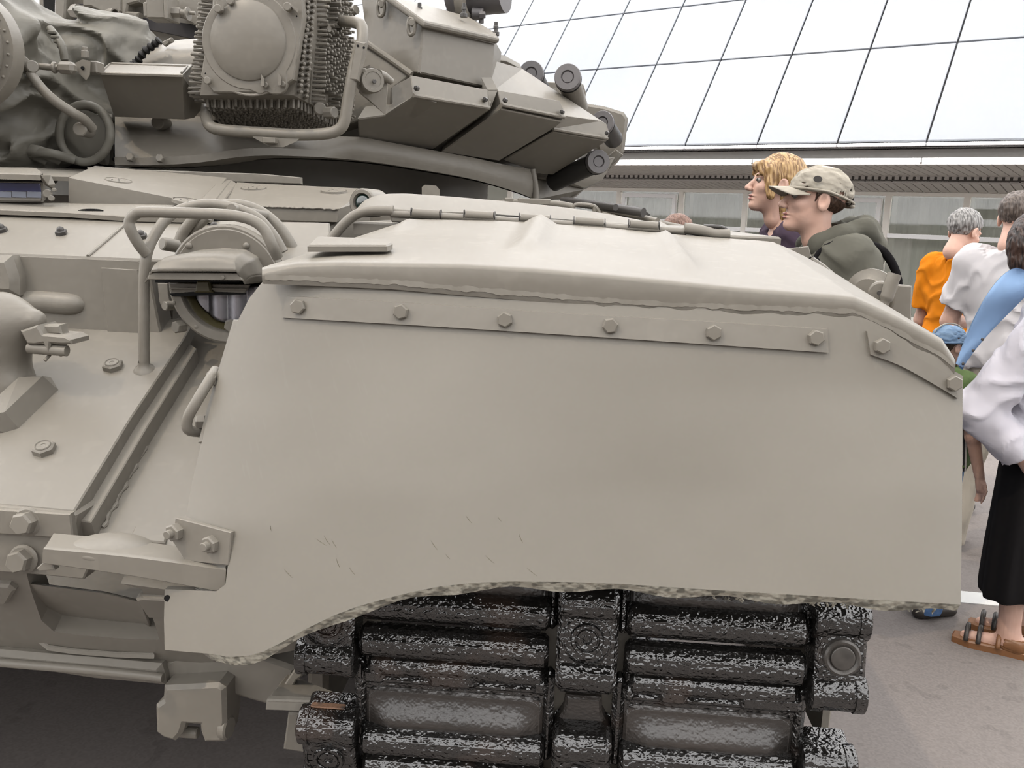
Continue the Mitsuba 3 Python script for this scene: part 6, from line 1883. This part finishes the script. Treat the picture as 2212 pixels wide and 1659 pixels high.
    # shoes
    for k in (0, 1):
        f = np.array([fe[k][0], fe[k][1], 0])
        if shoes == 'sandal':
            q = Polygon([(-.03, -.07), (.03, -.07), (.036, .05), (.042, .12), (.025, .19), (-.02, .19), (-.042, .13), (-.034, .04)]).buffer(.008, 3)
            o = np.array(q.exterior.coords)[:-1]
            sk_ = add(f'{key}__sandal', toW(panel(np.column_stack([o + f[:2], np.full(len(o), .030)]), .030, .006, n=(0, 0, 1.0))), 'leather_brown', 30)
            for y, r_ in ((.10, .043), (.145, .04), (.03, .045)):
                add(f'{sk_}__strap', toW(tube([f + ((r_ + .008) * math.cos(a), y, .030 + .048 * math.sin(a)) for a in np.linspace(0, math.pi, 14)], .009, 8)), 'shoe_dark' if y > .05 else 'leather_brown', True)
            add(f'{sk_}__heel_cup', toW(iso(lambda p: np.maximum(np.maximum(capsule(p, f + (0, -.035, .05), f + (0, .0, .05), .050, .048), -(capsule(p, f + (0, -.03, .05), f + (0, .06, .06), .042, .042))), p[:, 2] - .075), f + (-.07, -.10, .02), f + (.07, .05, .09), .006, 2)), 'leather_brown', True)
        else:
            add(f'{key}__shoe', toW(iso(lambda p: np.maximum(smin(capsule(p, f + (0, -.05, .045), f + (0, .16, .034), .048, .040), capsule(p, f + (0, -.01, .05), f + (0, -.01, .10), .046, .046), .03), np.maximum(.004 - p[:, 2], p[:, 2] - .115)), f + (-.08, -.13, 0), f + (.08, .24, .13), .009, 2)), shoes, True)
    return dict(key=key, W=W, Hd=lambda q: g + (Hd(q) * S) @ A, S=S, A=A, toW=toW, hc=hc, HR=HR, C=C_, w=w, body=body, bounds=bounds)


def cap(P, mat, brim=True, stitched=False):
    """a cap on the head of P"""
    key = P['key']
    hs = lambda v: P['Hd'](v)
    f = lambda p: np.maximum(np.maximum(ellip(p, (0, -.015, .032), (.087, .108, .086)), -ellip(p, (0, -.015, .028), (.080, .101, .081))), (.022 - .10 * (p[:, 1] < -9) - p[:, 2]) + .28 * np.minimum(p[:, 1] + .02, 0) * -1 * 0 - .22 * (-(p[:, 1] + .02)) * (p[:, 1] < -.02))
    f2 = lambda p: f(p) - .009 * (meshkit.fbm(p * np.array([40, 40, 60.0]), 2, 2) - .5)
    m = iso(f2, (-.115, -.15, -.06), (.115, .12, .15), .0045, 1)
    m.vertices = hs(m.vertices)
    c = add(f'{key}__cap', m, mat, True)
    bd = [hs((.0905 * math.cos(a), -.016 + .1125 * math.sin(a), .030 + (.20 * (.0905 * 0 + .1125 * math.sin(a)) if math.sin(a) < 0 else .0))) for a in np.linspace(0, 2 * math.pi, 48, endpoint=False)]
    add(f'{c}__band', tube(bd, .0045, 8, closed=True), mat, True)
    if brim:
        g = []
        for t in np.linspace(0, 1, 9):
            row = []
            for a in np.linspace(-1, 1, 17):
                x = .078 * a * (1 - .05 * t)
                y0 = -.016 + .110 * math.sqrt(max(0.02, 1 - (x / .092) ** 2))
                row.append(hs((x, y0 - .004 + .072 * t * (1 - .30 * a * a), .034 - .020 * a * a - .010 * t + .012 * t * t * 0)))
            g.append(row)
        g = np.array(g)
        add(f'{c}__brim', sheet(g, .004, away=-P['HR'][2] @ P['A']), mat, True)
    if stitched:
        add(f'{c}__seam', tube([hs((x, -.016 + .1135 * math.sin(a), .035 + .0915 * math.cos(a))) for a in np.linspace(-1.3, 1.3, 24) for x in (0.004 * 0,)], .003, 6), 'thread', True)
    return c


def at_px(px, py, y):
    """the ground point under a pixel at forward distance y, straight down from there"""
    q = PY(px, py, y)
    return q[:2]


FACE_L = math.radians(90)
# blond young man
p1 = person('blond young man in a purple T-shirt looking left beyond the fender', at_px(1694, 440, 4.02) + np.array([0.02, 0.0]), math.radians(86), 1.80, head_px=(1676, 400, 4.0), head_rot=(math.radians(3), math.radians(9), 0),
            top='cloth_purple', collar=0.0, hair='hair_blond', hair_kind='long', res=.0035)
# young man with the cap
p2 = person('young man in a grey-green jacket and pale worn cap with a curved brim', at_px(1790, 440, 3.27) + np.array([0.03, 0.0]), math.radians(84), 1.76, head_px=(1760, 433, 3.25), head_rot=(math.radians(4), math.radians(7), 0),
            top='cloth_olive', top_kind='jacket', sleeve='long', hair='hair_brown', hair_kind='short', width=1.02, lean=0.0, res=.0035, extra='cap')
c2 = cap(p2, 'cap_cloth')
hs = p2['Hd']
add(f'{c2}__side_patch', hull([hs((-.089 * math.cos(a), .030 + .015 * math.sin(b), .064 + .011 * math.cos(b))) + 0 for a in (0, .12) for b in np.linspace(0, 6.2, 10)]), 'shoe_dark', 30)
add(f'{c2}__rear_opening', hull([hs((x, -.118 + .004 * y, .012 + z)) for x in (-.032, .032) for y in (0, 1) for z in (-.012, .018)] + [hs((0, -.121, .040))]), 'black', 30)
add(f'{c2}__rear_strap', tube([hs((.042 * math.sin(a), -.016 - .112 * math.cos(a * .4), -.002)) for a in np.linspace(-1.3, 1.3, 12)], .006, 8), 'cap_cloth', True)
# hood lying on the shoulders
def hood_f(p):
    C_ = p2['C']
    n = meshkit.fbm(p * 16, 2, 4) - .5
    d = 9 * np.ones(len(p))
    q = [(-.10, .065, 1.455), (-.115, .0, 1.485), (-.085, -.075, 1.510), (0, -.105, 1.515), (.085, -.075, 1.510), (.115, .0, 1.485), (.10, .065, 1.455)]
    for a, b in zip(q[:-1], q[1:]):
        d = smin(d, capsule(p, C_(*a) + (0, 0, .012), C_(*b) + (0, 0, .012), .040, .040), .02)
    d = smin(d, ellip(p, C_(0, -.125, 1.45), (.11, .05, .07)), .03)
    return d + .014 * n
add(f"{p2['key']}__hood", p2['toW'](iso(hood_f, (-.2, -.24, 1.32), (.2, .16, 1.60), .007, 2)), 'cloth_olive', True)
add(f"{p2['key']}__backpack_strap", p2['toW'](tube(spline([(-.15, .13, 1.30), (-.17, .06, 1.46), (-.165, -.10, 1.47), (-.15, -.185, 1.36), (-.13, -.175, 1.22), (-.11, -.15, 1.10)], 6), .014, 8)), 'cloth_black', True)
# man in orange
p3 = person('grey-haired man in a bright orange shirt with bowed head', at_px(2100, 480, 4.95), math.radians(-58), 1.68, head_px=(2083, 502, 4.95), head_rot=(math.radians(-6), math.radians(-20), 0),
            top='cloth_orange', hair='hair_grey', skin='skin', legs='denim', elbows=[(-.25, .02, 1.10), (.25, .03, 1.12)], hands=[(-.10, .26, 1.06), (.12, .28, 1.08)], width=1.0)
# man in white
p4 = person('man with cropped dark hair in a white short-sleeved shirt and cream trousers', at_px(2222, 480, 4.25), math.radians(-42), 1.80, head_px=(2200, 474, 4.27), head_rot=(math.radians(-10), math.radians(-8), 0),
            top='cloth_white', hair='hair_short', hair_kind='cropped', skin='skin', legs='cloth_cream', shoes='leather_brown', elbows=[(-.29, .02, 1.12), (.27, .0, 1.12)], hands=[(-.24, .24, 1.10), (.22, .20, 1.05)], width=1.12, feet=[(-.16, -.02), (.12, .05)])
# woman with the white jacket
wg = PZ(2188, 1396, 0)[:2]
p5 = person('dark-haired woman in a loose white jacket and long black skirt', wg, math.radians(58), 1.62, head_px=(2232, 528, 3.42), head_rot=(math.radians(-78), math.radians(-10), 0),
            top='cloth_jacket', top_kind='jacket', sleeve='long', legs='cloth_black', leg_kind='skirt', shoes='sandal', hair='hair_dark', hair_kind='woman',
            elbows=[(-.25, .22, 1.00), (.30, -.02, 1.10)], hands=[(-.20, .07, .84), (.20, .18, .95)], width=1.06, feet=[(-.08, .02), (.10, -.02)])
g = []
for t in np.linspace(0, 1, 16):
    x, y = 2208 - 142 * t ** .9, 590 + 205 * t ** 1.25
    w_ = 16 + 52 * math.sin(math.pi * min(1, t * 1.02)) ** .7
    yy = 3.28 - .05 * t
    row = []
    for s in np.linspace(0, 1, 9):
        row.append(PY(x + (18 + 28 * (1 - t)) * s * (1 - .2 * t), y - w_ * .55 + w_ * s * 1.15 * (1 - .55 * t), yy + .05 * s + .012 * math.sin(9 * t + 4 * s)))
    g.append(row)
fl_ = add(f"{p5['key']}__open_jacket_front", sheet(np.array(g), .006, away=np.array([0, 1.0, 0])), 'cloth_blue', True, 'pale blue lining of the open jacket front with snap buttons')
for x, y in ((2122, 733), (2102, 757), (2080, 786)):
    add(f'{fl_}__snap_button', lathe([(.0055, 0), (.0055, .002), (.003, .0035), (0, .0035)], PY(x, y, 3.225), (0, -1, 0), 14), 'steel_dark', 40)
# child
p6 = person('child in a denim cap and blue jeans beside the right end of the flap', at_px(2050, 740, 3.58), math.radians(-75), 1.23, head_px=(2052, 747, 3.58), head_rot=(0, math.radians(-8), 0),
            top='cloth_green', hair='hair_brown', legs='denim', width=1.05, res=.006, extra='cap', elbows=[(-.27, .0, 1.15), (.27, .0, 1.15)], hands=[(-.27, .08, .92), (.27, .08, .92)])
cap(p6, 'denim_pale', stitched=True)
add(f"{p6['key']}__striped_panel", p6['toW'](panel([(.20, -.10, 1.22), (.225, .0, 1.22), (.215, .04, .93), (.20, -.08, .93)], .012, .002, n=np.array([1.0, -.2, 0]))), 'cloth_stripe', 30)
# head beyond the hull
p7 = person('person with reddish brown hair whose crown shows behind the track guard', at_px(1458, 480, 5.6), math.radians(60), 1.66, head_px=(1457, 504, 5.6), top='cloth_cream', hair='hair_red', res=.006)
